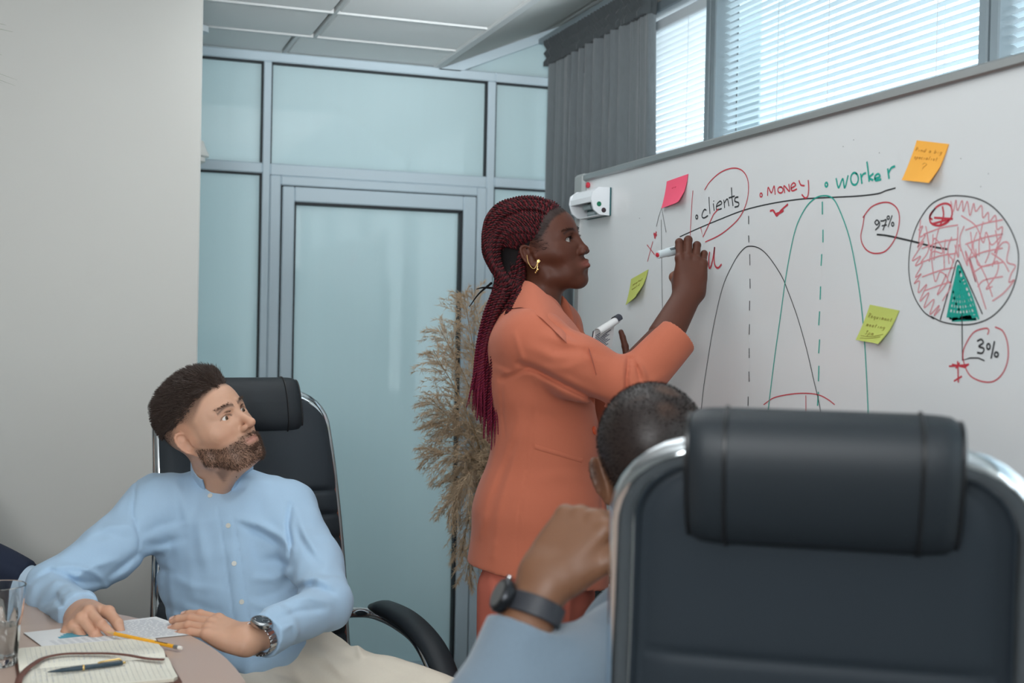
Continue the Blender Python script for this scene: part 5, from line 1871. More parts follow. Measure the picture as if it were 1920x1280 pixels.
# folds read from the photograph
for px, w, d in ([(255, 905), (248, 960), (262, 1010), (258, 1040)], 3, -.0040), ([(255, 1040), (230, 1062), (205, 1080)], 7, -.007), ([(270, 1000), (300, 985), (340, 975)], 8, -.003), ([(265, 1020), (300, 1020), (345, 1010)], 8, -.0035), \
        ([(262, 1040), (285, 1060), (320, 1075)], 7, -.004), ([(150, 1075), (175, 1060), (215, 1050)], 8, .005), ([(120, 1085), (160, 1092), (200, 1090)], 7, -.006), ([(110, 1060), (150, 1062), (180, 1075), (200, 1100)], 6, .006), \
        ([(60, 1090), (95, 1070), (130, 1082), (155, 1105)], 6, -.006), ([(170, 1010), (205, 1000), (235, 1010)], 8, -.004), ([(200, 985), (240, 985), (255, 1000)], 8, .004), ([(80, 1130), (105, 1118), (120, 1140)], 6, -.005), ([(80, 1150), (105, 1140), (140, 1140)], 6, .004), \
        ([(450, 970), (490, 985), (525, 1005), (545, 1030)], 9, .007), ([(455, 985), (495, 1002), (528, 1022)], 7, -.006), ([(545, 945), (540, 985), (545, 1020), (542, 1060)], 5, -.008), ([(545, 1060), (520, 1050), (490, 1050)], 9, -.004), ([(540, 1075), (515, 1085), (480, 1085)], 9, .0045), \
        ([(545, 1090), (520, 1110), (485, 1118)], 9, -.004), ([(560, 960), (570, 1000), (590, 1030)], 8, .005), ([(555, 990), (575, 1030), (600, 1060)], 7, -.004), ([(560, 1090), (590, 1080), (620, 1095)], 7, .006), ([(548, 1105), (585, 1098), (625, 1112)], 6, -.006), \
        ([(545, 1125), (580, 1120), (615, 1128)], 7, .004), ([(520, 1160), (560, 1145), (610, 1140)], 6, -.004), ([(530, 1180), (550, 1170), (560, 1190)], 5, .004), \
        ([(330, 905), (345, 940), (350, 975)], 10, .004), ([(345, 1120), (380, 1140), (420, 1150)], 10, -.003), ([(320, 1080), (360, 1100), (410, 1105)], 10, .003), ([(300, 1130), (340, 1150), (400, 1165)], 9, -.003), ([(365, 960), (375, 1010), (385, 1060)], 12, .003), \
        ([(470, 1130), (500, 1140), (530, 1130)], 8, .003), ([(440, 880), (470, 900), (520, 905)], 8, .003):
    FO(px, w * 0.95, d * 1.35, **DM)
# button placket: a raised strip down the front
plk = [(420, 945), (427, 985), (436, 1040), (444, 1100), (452, 1160), (456, 1200)]
for o, d in ((0, .0022),):
    FO([(x + o, y) for x, y in plk], 13, d, soft=False, **DM)
for o in (-14, 13):
    FO([(x + o, y) for x, y in plk], 2.2, -.0022, soft=False, **DM)
# neck opening and hems
sv_.cone(NB + V3(0, 0, .11), NB + D(0, -1, 0) * .012, .062, .056, .006, True)
opening = [PM(418, 905, 2.60), PM(424, 945, 2.60)]
sv_.cone(PM(428, 905, 2.60), PM(424, 950, 2.575), .048, .014, .004, True)
sv_.cut(QR(-.006, 0, 0), QR.A[0], QR(-.006, 0, 0) - .06, QR(-.006, 0, 0) + .06, .001)
sv_.cut(QL(-.040, 0, 0), QL.A[0], QL(-.028, 0, 0) - .055, QL(-.028, 0, 0) + .055, .001)
# cuff seam
for F_, x0 in ((HR, -.060), (HLf, -.085)):
    c0 = F_(x0, 0, 0)
    for t in np.linspace(0, 2 * math.pi, 24):
        pass
shv, shf = sv_.surface()
shirt = mesh_obj('shirt', shv, shf, m_shirt, man)
bv = bvh_of(shv, shf)
# stand collar, open at the throat
cf = Frame(NB + D(0, 1, -.1) * .034, D(.12, -.5, 1), D(.04, 1, .50))
ring_lo, ring_hi, ring_lo2, ring_hi2 = [], [], [], []
for t in np.linspace(0.42, 2 * math.pi - 0.42, 48):
    op = math.exp(-((min(t, 2 * math.pi - t) - 0.42) / 0.55) ** 2)
    h_ = 0.043 - 0.004 * op
    r0x, r0y = .073 + .012 * op, .070 + .000 * op
    drop = -.022 * op
    a = np.array([r0x * math.cos(t), r0y * math.sin(t) * (1 - 0.10 * op), .004 + drop])
    b = np.array([(r0x - .004) * math.cos(t) + .008 * op, (r0y - .004 + .014 * op) * math.sin(t), .004 + drop * .55 + h_])
    ring_lo.append(cf(*a))
    ring_hi.append(cf(*b))
    n_ = np.array([math.cos(t), math.sin(t), 0]) * .0028
    ring_lo2.append(cf(*(a - n_)))
    ring_hi2.append(cf(*(b - n_)))
mid = [0.5 * (a + b) + (a - b) * 0.02 for a, b in zip(ring_lo, ring_hi)]
cmb = MB().grid([ring_lo, mid, ring_hi, ring_hi2, ring_lo2, ring_lo])
cmb.build('collar', m_shirt, man)
# buttons
m_btn = mat('pearl_button', (214, 212, 204), 0.25)
for px in ((394, 929), (428, 985), (439, 1056), (453, 1128)):
    p, n = pick(bv, *px)
    if p is not None:
        MB().disc(p - n * 0.0004, n, 0.0056, 0.0022, 18).build('button', m_btn, shirt)
p, n = cf(.069, -.020, -.004), cf.dirn(.9, -.3, .2)
# necklace
m_chain = mat('dark_chain', (96, 84, 70), 0.35, 0.9)
ncl = []
bvk = bvh_of(pv, pf)
for px in ((443, 893), (443, 902), (445, 911), (448, 919), (452, 926), (455, 932)):
    p, n = pick(bvk, *px)
    if p is not None:
        ncl.append(p + n * .0012)
if len(ncl) > 3:
    nm_ = MB()
    for k, q in enumerate(spline(ncl, 26)):
        nm_.lathe([(.0005, -.0012), (.0012, 0), (.0005, .0012)], q, D(.3, 1, .2), 6)
    nm_.build('necklace', m_chain, man)
# watch on the left wrist
m_steel = mat('polished_steel', (176, 178, 180), 0.18, 1.0)
m_dial = mat('navy_dial', (34, 44, 56), 0.2, coat=0.6)
wt = empty('wristwatch', QL(-.022, 0, 0))
wt.parent = man
wt.location = tuple(QL(-.022, 0, 0) - ORG[man.name])
ORG[wt.name] = QL(-.022, 0, 0)
wy, wz = .036, .029
for k in range(22):
    t = math.pi / 2 + 0.50 + (2 * math.pi - 1.0) * k / 21
    c = QL(-.022, wy * math.cos(t), wz * math.sin(t))
    nrm = QL.dirn(0, math.cos(t) / wy, math.sin(t) / wz)
    tg = np.cross(QL.A[0], nrm)
    MB().obox(c, [QL.A[0], tg, nrm], (.0100, .0037, .0015), .0008).build('link', m_steel, wt)
cc = QL(-.022, 0, wz + .001)
MB().lathe([(.019, -.002), (.0205, .001), (.0205, .006), (.0185, .0085), (.0165, .0090), (.0160, .0075)], cc, QL.A[2], 32).build('case', m_steel, wt)
MB().lathe([(.0158, 0.0072), (.0158, .0078)], cc, QL.A[2], 32).build('dial', m_dial, wt)
hm_ = MB()
for k in range(12):
    t = k * math.pi / 6
    d = QL.A[0] * math.cos(t) + QL.A[1] * math.sin(t)
    hm_.obox(cc + d * .0125 + QL.A[2] * .0082, [d, np.cross(QL.A[2], d), QL.A[2]], (.0018, .0005, .0003), .0001)
for t, l_ in ((0.7, .007), (2.4, .010)):
    d = QL.A[0] * math.cos(t) + QL.A[1] * math.sin(t)
    hm_.obox(cc + d * l_ * .5 + QL.A[2] * .0084, [d, np.cross(QL.A[2], d), QL.A[2]], (l_ * .55, .0006, .0003), .0001)
hm_.build('hands_and_markers', m_steel, wt)
MB().lathe([(.0022, .019), (.0030, .0205), (.0030, .0235), (.0018, .0245)], QL(-.022, 0, wz + .0045), -QL.A[0], 12).build('crown', m_steel, wt)

# ---------------------------------------------------------------- trousers, shoes
m_trou = mat('beige_cotton', (224, 214, 198), 0.9, weave=0.25, wscale=600, noise=0.03, nscale=200)
tv = Vol(PM(560, 1330, 2.45) - V3(.62, .72, .62), PM(640, 1260, 2.6) + V3(.62, .50, .14), 0.006)
HPL, HPR = PM(560, 1270, 2.66), PM(455, 1310, 2.62)
KL = PM(930, 1368, 2.28)
KR = PM(640, 1480, 2.05)
tv.econe(PM(470, 1235, 2.66), PM(510, 1290, 2.66), (.165, .115), (.185, .125), acr, .04)
tv.cone(HPL, KL, .098, .070, .05).cone(HPR, KR, .098, .072, .05)
FTL, FTR = V3(KL[0] + .02, KL[1] - .12, .10), V3(KR[0] + .03, KR[1] - .05, .10)
tv.cone(KL, FTL, .070, .055, .03).cone(KR, FTR, .070, .055, .03)
tv.noise(.0016, 30, 9)
TD = dict(dmin=1.9, dmax=2.85)
for px, w, d in ([(610, 1205), (640, 1228), (690, 1240)], 8, -.006), ([(600, 1215), (620, 1240), (640, 1262)], 6, .006), ([(650, 1190), (672, 1210), (680, 1240)], 6, .006), ([(560, 1235), (600, 1250), (640, 1280)], 9, -.005), ([(700, 1215), (760, 1240), (830, 1262)], 12, .005), \
        ([(690, 1235), (750, 1262), (810, 1285)], 10, -.005), ([(500, 1240), (540, 1262), (560, 1290)], 9, .004), ([(480, 1250), (510, 1275), (520, 1300)], 8, -.004):
    tv.fold(px, w, d, **TD)
tv.cut(FTL + V3(0, 0, -.03), V3(0, 0, -1), FTL - .12, FTL + .12).cut(FTR + V3(0, 0, -.03), V3(0, 0, -1), FTR - .12, FTR + .12)
q = tv.surface()
mesh_obj('trousers', q[0], q[1], m_trou, man)
m_shoe = mat('brown_leather_shoe', (70, 48, 38), 0.4)
for ft, dv in ((FTL, unit(KL - HPL)), (FTR, unit(KR - HPR))):
    dv = unit(V3(dv[0], dv[1], 0))
    s3 = Vol(ft - V3(.26, .26, .11), ft + V3(.26, .26, .06), .006)
    s3.cone(ft + V3(0, 0, -.045), ft + dv * .17 + V3(0, 0, -.066), .045, .032, .02).cone(ft, ft + V3(0, 0, -.05), .045, .046, .03)
    s3.ell(ft + dv * .09 + V3(0, 0, -.07), (.135, .046, .03), [dv, np.cross(V3(0, 0, 1), dv), V3(0, 0, 1)], .02)
    s3.cut((0, 0, .004), (0, 0, -1))
    q = s3.surface()
    mesh_obj('shoe', q[0], q[1], m_shoe, man)
# ================================================================== the woman writing on the board
wo = P(1005, 1100, 2.76)
wom = empty('person', (wo[0], wo[1], 0), 'standing woman with long red braids in a terracotta suit, writing on the whiteboard', 'person')
WS = (86, 49, 36)
HW = Frame(P(1021, 478, 2.83), D(.87, .27, .42), D(-.27, .96, .02), 0.93)
vol = Vol(HW.o - V3(.15, .15, .24), HW.o + V3(.16, .15, .16), 0.0019)
make_head(vol, HW, lips=1.25, nose=0.86, jaw=0.97, brow=0.65, wide_nose=.0030, jl=0.006, slit=(.0155, .0058), mouth=.0005, cx=-.010)
NBW = P(1012, 575, 2.81)
vol.econe(HW(-.016, 0, -.035), NBW, (.047, .045), (.050, .048), HW.A[1], .022)
v, f = vol.surface()
hv = HW.inv(v)
hn = vnormals(v, f)
hc = head_colors(hv, WS, (134, 78, 70), (28, 20, 19), HW, scalp=0.85, browc=(34, 24, 22))
parts, cols = [(v, f)], [hc]
# right hand, curled round the marker
WR = Frame(P(1294, 552, 2.675), D(.07, .965, -.25), D(.0, .25, .97), 0.93)
vr = Vol(WR.o - V3(.12, .12, .20), WR.o + V3(.12, .14, .18), 0.0017)
iR = make_hand(vr, WR, {'index': (8, 98, 52), 'middle': (6, 102, 55), 'ring': (14, 100, 55), 'pinky': (26, 96, 50)}, {'index': 4, 'middle': 0, 'ring': -4, 'pinky': -8},
               [(.022, .024, -.014), (.052, .034, -.036), (.074, .020, -.050), (.092, .004, -.054)], side=1, plump=1.04)
WE = P(1188, 728, 2.60)
vr.econe(WR(.010, 0, -.003), WE * .45 + WR.o * .55, (.029, .023), (.038, .034), WR.A[1], .018)
# left hand behind the notepad
WL = Frame(P(1180, 742, 2.93), D(-.16, .98, -.05), D(.80, .35, .45), 0.92)
vl = Vol(WL.o - V3(.13, .15, .08), WL.o + V3(.12, .12, .19), 0.0019)
iL = make_hand(vl, WL, {'index': (2, 6, 4), 'middle': (62, 60, 30), 'ring': (66, 62, 30), 'pinky': (70, 60, 30)}, None, [(.02, .022, -.012), (.048, .036, -.034), (.072, .034, -.056), (.094, .028, -.070)], side=-1)
WE2 = P(1120, 800, 3.00)
vl.econe(WL(.010, 0, -.003), WE2 * .45 + WL.o * .55, (.027, .021), (.034, .031), WL.A[1], .018)
for w in (vr, vl):
    q = w.surface()
    parts.append(q)
    cols.append(np.tile(L(WS), (len(q[0]), 1)))
for vv, cc, info, Fh in ((parts[1][0], cols[1], iR, WR), (parts[2][0], cols[2], iL, WL)):
    loc = Fh.inv(vv)
    pal = np.clip((-loc[:, 2] - .012) / .012, 0, 1)[:, None] * 0.45
    cc[:] = cc * (1 - pal) + L((150, 100, 80)) * pal
    for fg in info.values():
        w_ = np.exp(-(np.linalg.norm(vv - fg[0][1], axis=1) / .010) ** 2)[:, None] * 0.35
        cc[:] = cc * (1 - w_) + L((70, 42, 34)) * w_
core = Vol(P(1010, 1000, 2.78) - V3(.34, .34, .30), P(1080, 560, 2.78) + V3(.40, .34, .06), 0.008)
fW = D(.95, 0, .30)
core.econe(P(1010, 640, 2.79), P(1022, 830, 2.79), (.07, .12), (.085, .10), fW, .03).econe(P(1022, 830, 2.79), P(1010, 1000, 2.79), (.085, .10), (.10, .13), fW, .03)
core.cone(NBW, P(1010, 660, 2.80), .048, .05, .02)
core.chain([P(990, 625, 2.66), P(1165, 715, 2.605), WE * .45 + WR.o * .55], [.042, .036, .034], .02).chain([P(1036, 615, 2.92), P(1090, 770, 3.02), WL.o], [.04, .034, .022], .02)
q = core.surface()
parts.append(q)
cols.append(np.tile(L(WS), (len(q[0]), 1)))
pv, pf = join_vf(parts)
mesh_obj('body', pv, pf, m_skin_w, wom, True, np.concatenate(cols))
eyeballs(HW, wom, (52, 32, 24), unit(HW.A[0] + D(.35, -.06, -.1) * .35), .0136, .5)
m_naild = mat('nail_dark', (150, 104, 88), 0.3)
nails({k: iR[k] for k in iR}, wom, m_naild)
m_black_hair = mat('black_hair', (22, 17, 18), 0.7, spec=0.2, noise=0.3, nscale=150)
roots, dirs = [], []
rg = np.random.default_rng(41)
for s in (-1, 1):
    for k in range(120):
        t = rg.uniform(0, .85)
        zz = .0325 + .006 * math.sin(math.pi * min(1, t * .85 + .08)) - .003 * t + rg.normal() * .0016 * (1 - .5 * t)
        m = np.argmin((hv[:, 0] < .05) * 9 + ((hv - np.array([.085 - .03 * t * t, s * (.010 + .037 * t), zz])) ** 2).sum(1))
        roots.append(v[m])
        dirs.append(hn[m] * .25 + HW.A[1] * s * 0.9 + HW.A[2] * .2)
    for k in range(46):                   # lashes
        t = k / 45
        q = HW(.0745 + .0140 * math.cos((t - .5) * 1.7), s * (.031 + .0128 * math.sin((t - .5) * 2.2)), .0145 + .0052 * math.sin(math.pi * t) ** .6)
        roots.append(q)
        dirs.append(HW.A[0] * 1.0 + HW.A[2] * .35 + HW.A[1] * s * (t - .5))
v4, f4 = strands(np.array(roots), np.array(dirs), .006, .00034, 2, HW.A[2] * .3, .10, 42)
mesh_obj('eyebrows', v4, f4, m_black_hair, wom)
bi = np.nonzero((hairline(hv) > -.010) & (hairline(hv) < .012) & (hv[:, 2] > .005))[0]
s_ = rg.choice(bi, 2600)
v5, f5 = strands(v[s_] - hn[s_] * .0005, hn[s_] * .15 - HW.A[0] * .9 + HW.A[2] * .25, .014, .00022, 3, hn.mean(0) * 0, .3, 43)
mesh_obj('baby_hair', v5, f5, m_black_hair, wom)

# ---------------------------------------------------------------- braids
m_braid = mat('braid_fibre', (110, 30, 44), 0.6, spec=0.25, vcol=True, noise=0.25, nscale=300)
cap = Vol(HW.o - V3(.17, .15, .12), HW.o + V3(.15, .15, .18), 0.003)
cap.ell(HW(-.014, 0, .048), np.array([.1005, .0790, .0875]) * HW.k, HW.A, .01).ell(HW(-.062, 0, .018), np.array([.046, .058, .062]) * HW.k, HW.A, .03)
cap.cone(HW(-.06, 0, .03), P(955, 530, 2.80), .062, .030, .05)
cap.cut(HW(.066, 0, .080), HW.dirn(1, 0, -.75), k=.006).cut(HW(.005, 0, .03), HW.dirn(1, 0, -1.0), k=.006)
cap.cone(P(955, 530, 2.80), P(925, 590, 2.79), .030, .022, .02)
cv_, cf_ = cap.surface()
mesh_obj('hair_base', cv_, cf_, m_black_hair, wom)
SCc = HW(-.012, 0, .046)
SR3 = np.array([.0985, .0775, .0850]) * HW.k


def ell_r(d):
    """radius of the skull along direction d (world)"""
    q = d @ HW.A.T
    return 1 / math.sqrt(((q / SR3) ** 2).sum())


def braid(pts, seed, r=.0031, red=0.5):
    g_ = np.random.default_rng(seed)
    p = spline(pts, 60)
    seg = np.linalg.norm(np.diff(p, axis=0), axis=1)
    Ln = seg.sum()
    n = int(Ln / .0021)
    s_ = np.concatenate([[0], np.cumsum(seg)])
    t = np.linspace(0, Ln, n)
    c = np.stack([np.interp(t, s_, p[:, k]) for k in range(3)], 1)
    c = c + np.stack([np.sin(t * 26 + g_.uniform(0, 6)) * .0010, np.cos(t * 22 + g_.uniform(0, 6)) * .0010, np.zeros(n)], 1)
    T = np.gradient(c, axis=0)
    T /= np.linalg.norm(T, axis=1)[:, None]
    a = np.cross(T, V3(.31, .75, .2))
    a /= np.linalg.norm(a, axis=1)[:, None]
    b = np.cross(T, a)
    ph0 = g_.uniform(0, 6.28)
    V_, F_, C_ = [], [], []
    taper = np.clip((Ln - t) / .10, .22, 1) * np.clip((t + .02) / .03, .5, 1)
    rr = r * taper * g_.uniform(.9, 1.12)
    for k in range(2):
        ph = ph0 + k * math.pi + t * (2 * math.pi / .0125)
        cc = c + (rr * .85)[:, None] * (np.cos(ph)[:, None] * a + np.sin(ph)[:, None] * b)
        S = 5
        an = np.linspace(0, 2 * math.pi, S, endpoint=False)
        ring = cc[:, None] + rr[:, None, None] * (np.cos(an)[None, :, None] * a[:, None] + np.sin(an)[None, :, None] * b[:, None])
        base = len(V_) and sum(len(x) for x in V_)
        i = np.arange(n - 1)[:, None] * S
        j = np.arange(S)[None]
        q = np.stack([i + j, i + (j + 1) % S, i + S + (j + 1) % S, i + S + j], 2).reshape(-1, 4) + base
        V_.append(ring.reshape(-1, 3))
        F_.append(q)
        w = np.clip((t / Ln - .55) / .35, 0, 1)[:, None]
        if k == 0:
            col = L((84, 23, 29)) * (1 - w) + L((112, 28, 48)) * w
        else:
            col = (L((20, 14, 15)) * (1 - red) + L((66, 20, 26)) * red) * (1 - w) + L((104, 26, 54)) * w
        C_.append(np.repeat(col * g_.uniform(.75, 1.2), S, 0))
    return mesh_obj('braid', np.concatenate(V_), np.concatenate(F_), m_braid, wom, True, np.concatenate(C_))


nb_ = 0
Gc = P(955, 532, 2.80)
starts = []
hair_edge = [(.078, 0, .089), (.078, .016, .089), (.073, -.018, .091), (.063, -.036, .087), (.051, -.052, .078), (.039, -.062, .064), (.028, -.068, .052), (.015, -.072, .043), (.000, -.074, .040), (-.016, -.074, .034), (-.028, -.075, .018), (-.034, -.074, .000), (-.038, -.070, -.018)]
he = spline(hair_edge[0:1] + hair_edge[2:], 52)
for u in range(52):
    starts.append((he[u], 0))
for row in (1, 2, 3):
    for u in range(2 * row, 52, 2):
        q = he[u] + np.array([-.030 * row, 0, .012 * row * (1 - row * .2)])
        starts.append((q, row))
for u in range(0, 52, 5):                      # the far side
    q = he[u] * np.array([1, -1, 1])
    starts.append((q, 0))
    starts.append((q + np.array([-.035, 0, .012]), 1))
for i, (q, row) in enumerate(starts):
    d0 = unit(HW(*q) - SCc)
    sg = rg.uniform(0, 1)
    lay = rg.uniform(0, 1)
    u_ = np.clip((q[2] + .01) / .12, 0, 1)      # 1: starts high, 0: starts by the ear
    s_l = np.clip(1 - u_ * .85 + rg.normal() * .12, 0, 1)      # place in the tail: 0 outer left, 1 next to the jacket
    near = q[1] < .01
    gx, gy = 926 + 52 * s_l, 524 + 26 * s_l
    gd = 2.80 + (-.045 if near else .03) + rg.uniform(-.02, .02) - .02 * s_l
    G = P(gx, gy, gd)
    dG = unit(G - SCc)
    rG = np.linalg.norm(G - SCc)
    sy = -1 if near else 1
    dM = HW.dirn(-.45 - .30 * (1 - u_), sy * (.12 + .62 * (1 - u_) + .22 * abs(q[1]) / .07), .80 * u_ + .10)
    if q[2] < .026:
        dM = unit(d0 * 1.2 + dG) * .75
    pts = []
    for t in np.linspace(0, 1, 10)[:-1]:
        d = unit((1 - t) ** 2 * d0 + 2.6 * t * (1 - t) * dM + t ** 2 * dG)
        base = ell_r(d) * (1 - t ** 3) + rG * t ** 3
        lift = .004 + (.008 + .014 * lay * u_ + .003 * row) * math.sin(math.pi * min(1, t * 1.1)) ** .8
        if t == 0:
            lift = .0005
        pts.append(SCc + d * (base + lift))
    pts.append(G)
    k = rg.uniform(-1, 1)
    d1 = gd + rg.uniform(-.03, .02)
    e_ = rg.normal(size=2) * 3
    ty = 735 + 95 * s_l ** 1.5 + rg.normal() * 16
    pts += [P(908 + 48 * s_l + e_[0], 590, d1), P(893 + 36 * s_l + e_[0], 660, d1), P(882 + 44 * s_l + e_[1], 730, d1 + .01)]
    if ty > 745:
        pts.append(P(880 + 46 * s_l + e_[1] * 1.6, ty, d1 + .01))
    braid(pts, i, red=0.15 + 0.35 * rg.random())
for x0, y0, x1, y1 in ((922, 530, 880, 575), (925, 540, 893, 542)):           # loose ends
    c = spline([P(x0, y0, 2.78), P((x0 + x1) / 2 - 3, (y0 + y1) / 2 - 2, 2.77), P(x1, y1, 2.77)], 12)
    MB().tube(c, np.linspace(.0028, .0009, 12), 6).build('loose_strand', m_black_hair, wom)

# ---------------------------------------------------------------- jacket
m_jack = mat('terracotta_crepe', (184, 102, 76), 0.88, noise=0.03, nscale=300, weave=0.12, wscale=900, sheen=0.1)
jv = Vol(P(1010, 1075, 2.78) - V3(.42, .42, .06), P(1070, 540, 2.76) + V3(.44, .42, .06), 0.0042)
sec = [(655, 1003, .092, .150), (715, 1016, .108, .148), (830, 1026, .112, .135), (960, 1012, .142, .168), (1068, 1009, .150, .180), (1110, 1009, .152, .182)]
for (y0, x0, a0, b0), (y1, x1, a1, b1) in zip(sec[:-1], sec[1:]):
    jv.econe(P(x0, y0, 2.78), P(x1, y1, 2.78), (a0, b0), (a1, b1), fW, .035)
jv.cone(P(1000, 634, 2.67), P(1006, 590, 2.77), .060, .052, .04).cone(P(1038, 615, 2.92), P(1020, 580, 2.83), .062, .056, .04)
jv.cone(P(968, 642, 2.72), P(972, 604, 2.76), .05, .045, .05)
# right sleeve
jv.cone(P(1003, 644, 2.655), P(1085, 690, 2.61), .068, .064, .04).cone(P(1085, 690, 2.61), P(1168, 722, 2.60), .064, .055, .03)
jv.cone(P(1168, 722, 2.60), P(1180, 726, 2.60), .055, .055, .02)
jv.econe(P(1182, 724, 2.60), P(1282, 618, 2.64), (.055, .054), (.050, .045), D(.7, .7, 0), .018)
# left sleeve
jv.cone(P(1036, 620, 2.92), P(1092, 770, 3.01), .064, .056, .03).cone(P(1092, 770, 3.01), P(1168, 720, 2.92), .054, .046, .02)
# stand of the collar
jv.chain([P(968, 552, 2.80), P(985, 545, 2.86), P(1030, 558, 2.91), P(1075, 605, 2.89), P(1100, 645, 2.84)], [.009, .010, .010, .010, .010], .012)
jv.noise(.0009, 28, 5)
JD = dict(dmin=2.35, dmax=2.78)
for px, w, d in ([(975, 682), (1010, 695), (1060, 722), (1110, 746), (1160, 762)], 7, -.016), ([(940, 712), (968, 700), (990, 690)], 5, -.007), ([(930, 690), (950, 700), (975, 700)], 6, .004), ([(965, 625), (975, 660), (985, 690)], 5, .004), \
        ([(1020, 628), (1060, 640), (1100, 650)], 9, .005), ([(1030, 605), (1060, 625), (1085, 640)], 6, -.005), ([(1040, 655), (1090, 655), (1130, 668)], 8, -.004), ([(990, 650), (1040, 670), (1085, 668)], 10, .004), ([(1010, 690), (1060, 690), (1110, 672)], 9, .004), \
        ([(1020, 680), (1070, 705), (1120, 730)], 9, -.003), ([(1178, 672), (1176, 700), (1174, 740), (1178, 760)], 4, -.012), ([(1186, 672), (1196, 690), (1200, 712)], 4, -.007), ([(1192, 676), (1204, 692), (1210, 708)], 4, .006), ([(1205, 735), (1225, 715), (1250, 700)], 7, .003), \
        ([(1000, 690), (1003, 760), (998, 830), (985, 900), (972, 980), (968, 1056)], 2.2, -.0024), ([(940, 720), (942, 770), (948, 820)], 2.2, -.002), ([(930, 830), (920, 880), (895, 960)], 10, .004), ([(975, 780), (950, 850), (915, 940), (900, 1000)], 9, .006), \
        ([(985, 800), (965, 870), (940, 950), (925, 1040)], 9, .006), ([(960, 830), (935, 900), (910, 960)], 8, -.005), ([(975, 850), (950, 930), (930, 1010)], 8, -.004), ([(1010, 770), (1050, 790), (1100, 800)], 10, -.003), ([(1000, 900), (1050, 890), (1100, 895)], 12, .003), \
        ([(1118, 760), (1122, 830), (1126, 900), (1130, 980), (1134, 1060)], 3, -.004):
    jv.fold(px, w, d, **JD)
jv.cone(NBW - V3(0, 0, .03), NBW + V3(0, 0, .16), .049, .058, .004, True)
jv.cone(P(1040, 560, 2.81), P(1082, 610, 2.81), .045, .030, .008, True)
ax = unit(P(1282, 618, 2.64) - P(1182, 722, 2.60))
jv.cut(P(1270, 629, 2.635), ax, P(1270, 629, 2.635) - .085, P(1270, 629, 2.635) + .085, .0012)
jv.cone(P(1240, 660, 2.625), P(1300, 598, 2.645), .034, .038, .003, True)
axl = unit(P(1168, 720, 2.92) - P(1092, 770, 3.01))
jv.cut(P(1162, 724, 2.925), axl, P(1162, 724, 2.925) - .075, P(1162, 724, 2.925) + .075, .0012)
hem = P(1010, 1076, 2.78)
jv.cut(hem, unit(D(-.20, -1, .06)), k=.001)
sub = [(1080, 1010, .132, .160), (1040, 1010, .128, .156)]
jv.econe(P(1010, 1130, 2.78), P(1010, 1035, 2.78), (.135, .165), (.12, .15), fW, .003, True)
q = jv.surface()
jacket = mesh_obj('jacket', q[0], q[1], m_jack, wom)
bvj = bvh_of(*q)
inn = [(972, 531, 2.790), (984, 526, 2.750), (1002, 532, 2.722), (1030, 556, 2.705), (1058, 585, 2.700), (1084, 616, 2.712), (1104, 652, 2.735), (1118, 700, 2.750)]
out_ = [(950, 566, 2.775), (957, 577, 2.70), (982, 577, 2.655), (1012, 594, 2.635), (1036, 616, 2.635), (1062, 642, 2.65), (1090, 670, 2.69), (1112, 704, 2.735)]
ip, op_ = [], []
for (x, y, d), (u, v, e) in zip(inn, out_):
    p, n = pick(bvj, u, v)
    if p is None or abs(np.linalg.norm(p - CAM) - e * np.linalg.norm(ray(u, v))) > .12:
        p = P(u, v, e)
    op_.append(p - unit(ray(u, v)) * .0045)
    p, n = pick(bvj, x, y)
    q0 = P(x, y, d)
    if p is not None and np.linalg.norm(p - CAM) < np.linalg.norm(q0 - CAM):
        q0 = p - unit(ray(x, y)) * .005
    ip.append(q0)
ip, op_ = spline(ip, 40), spline(op_, 40)
gr = []
for t in np.linspace(0, 1, 8):
    bul = .010 * math.sin(math.pi * t) ** .8
    gr.append([a * (1 - t) + b * t - unit(a - CAM) * bul for a, b in zip(ip, op_)])
gr.append([b + unit(b - CAM) * .006 for b in op_])
MB().grid(gr).build('collar', m_jack, jacket)
inner = [[a for a in ip], [a + unit(a - CAM) * .012 + V3(0, 0, -.012) for a in ip]]
MB().grid(inner).build('collar_stand', m_jack, jacket)
m_jbtn = mat('rust_button', (190, 78, 42), 0.3)
for px in ((1114, 807), (1114, 873)):
    p, n = pick(bvj, *px)
    if p is not None:
        MB().lathe([(.0085, -.001), (.0100, .001), (.0096, .0032), (.007, .0045), (.002, .005)], p, n, 24).build('button', m_jbtn, jacket)
pk = []
for t in np.linspace(0, 1, 8):
    p, n = pick(bvj, 1003 + 88 * t, 837 + 26 * t)
    if p is not None:
        pk.append((p, n))
if len(pk) > 3:
    mb = MB()
    mb.tube([p + n * .0008 for p, n in pk], .0052, 8, flat=0.35, up=pk[3][1])
    mb.build('pocket_welt', m_jack, jacket)
    mb = MB().tube([p + n * .0010 - V3(0, 0, .0004) for p, n in pk], .0011, 6)
    mb.build('pocket_slit', mat('rust_slit_shade', (120, 60, 42), 0.9), jacket)  # dark tube: the shade inside the slit put in as colour
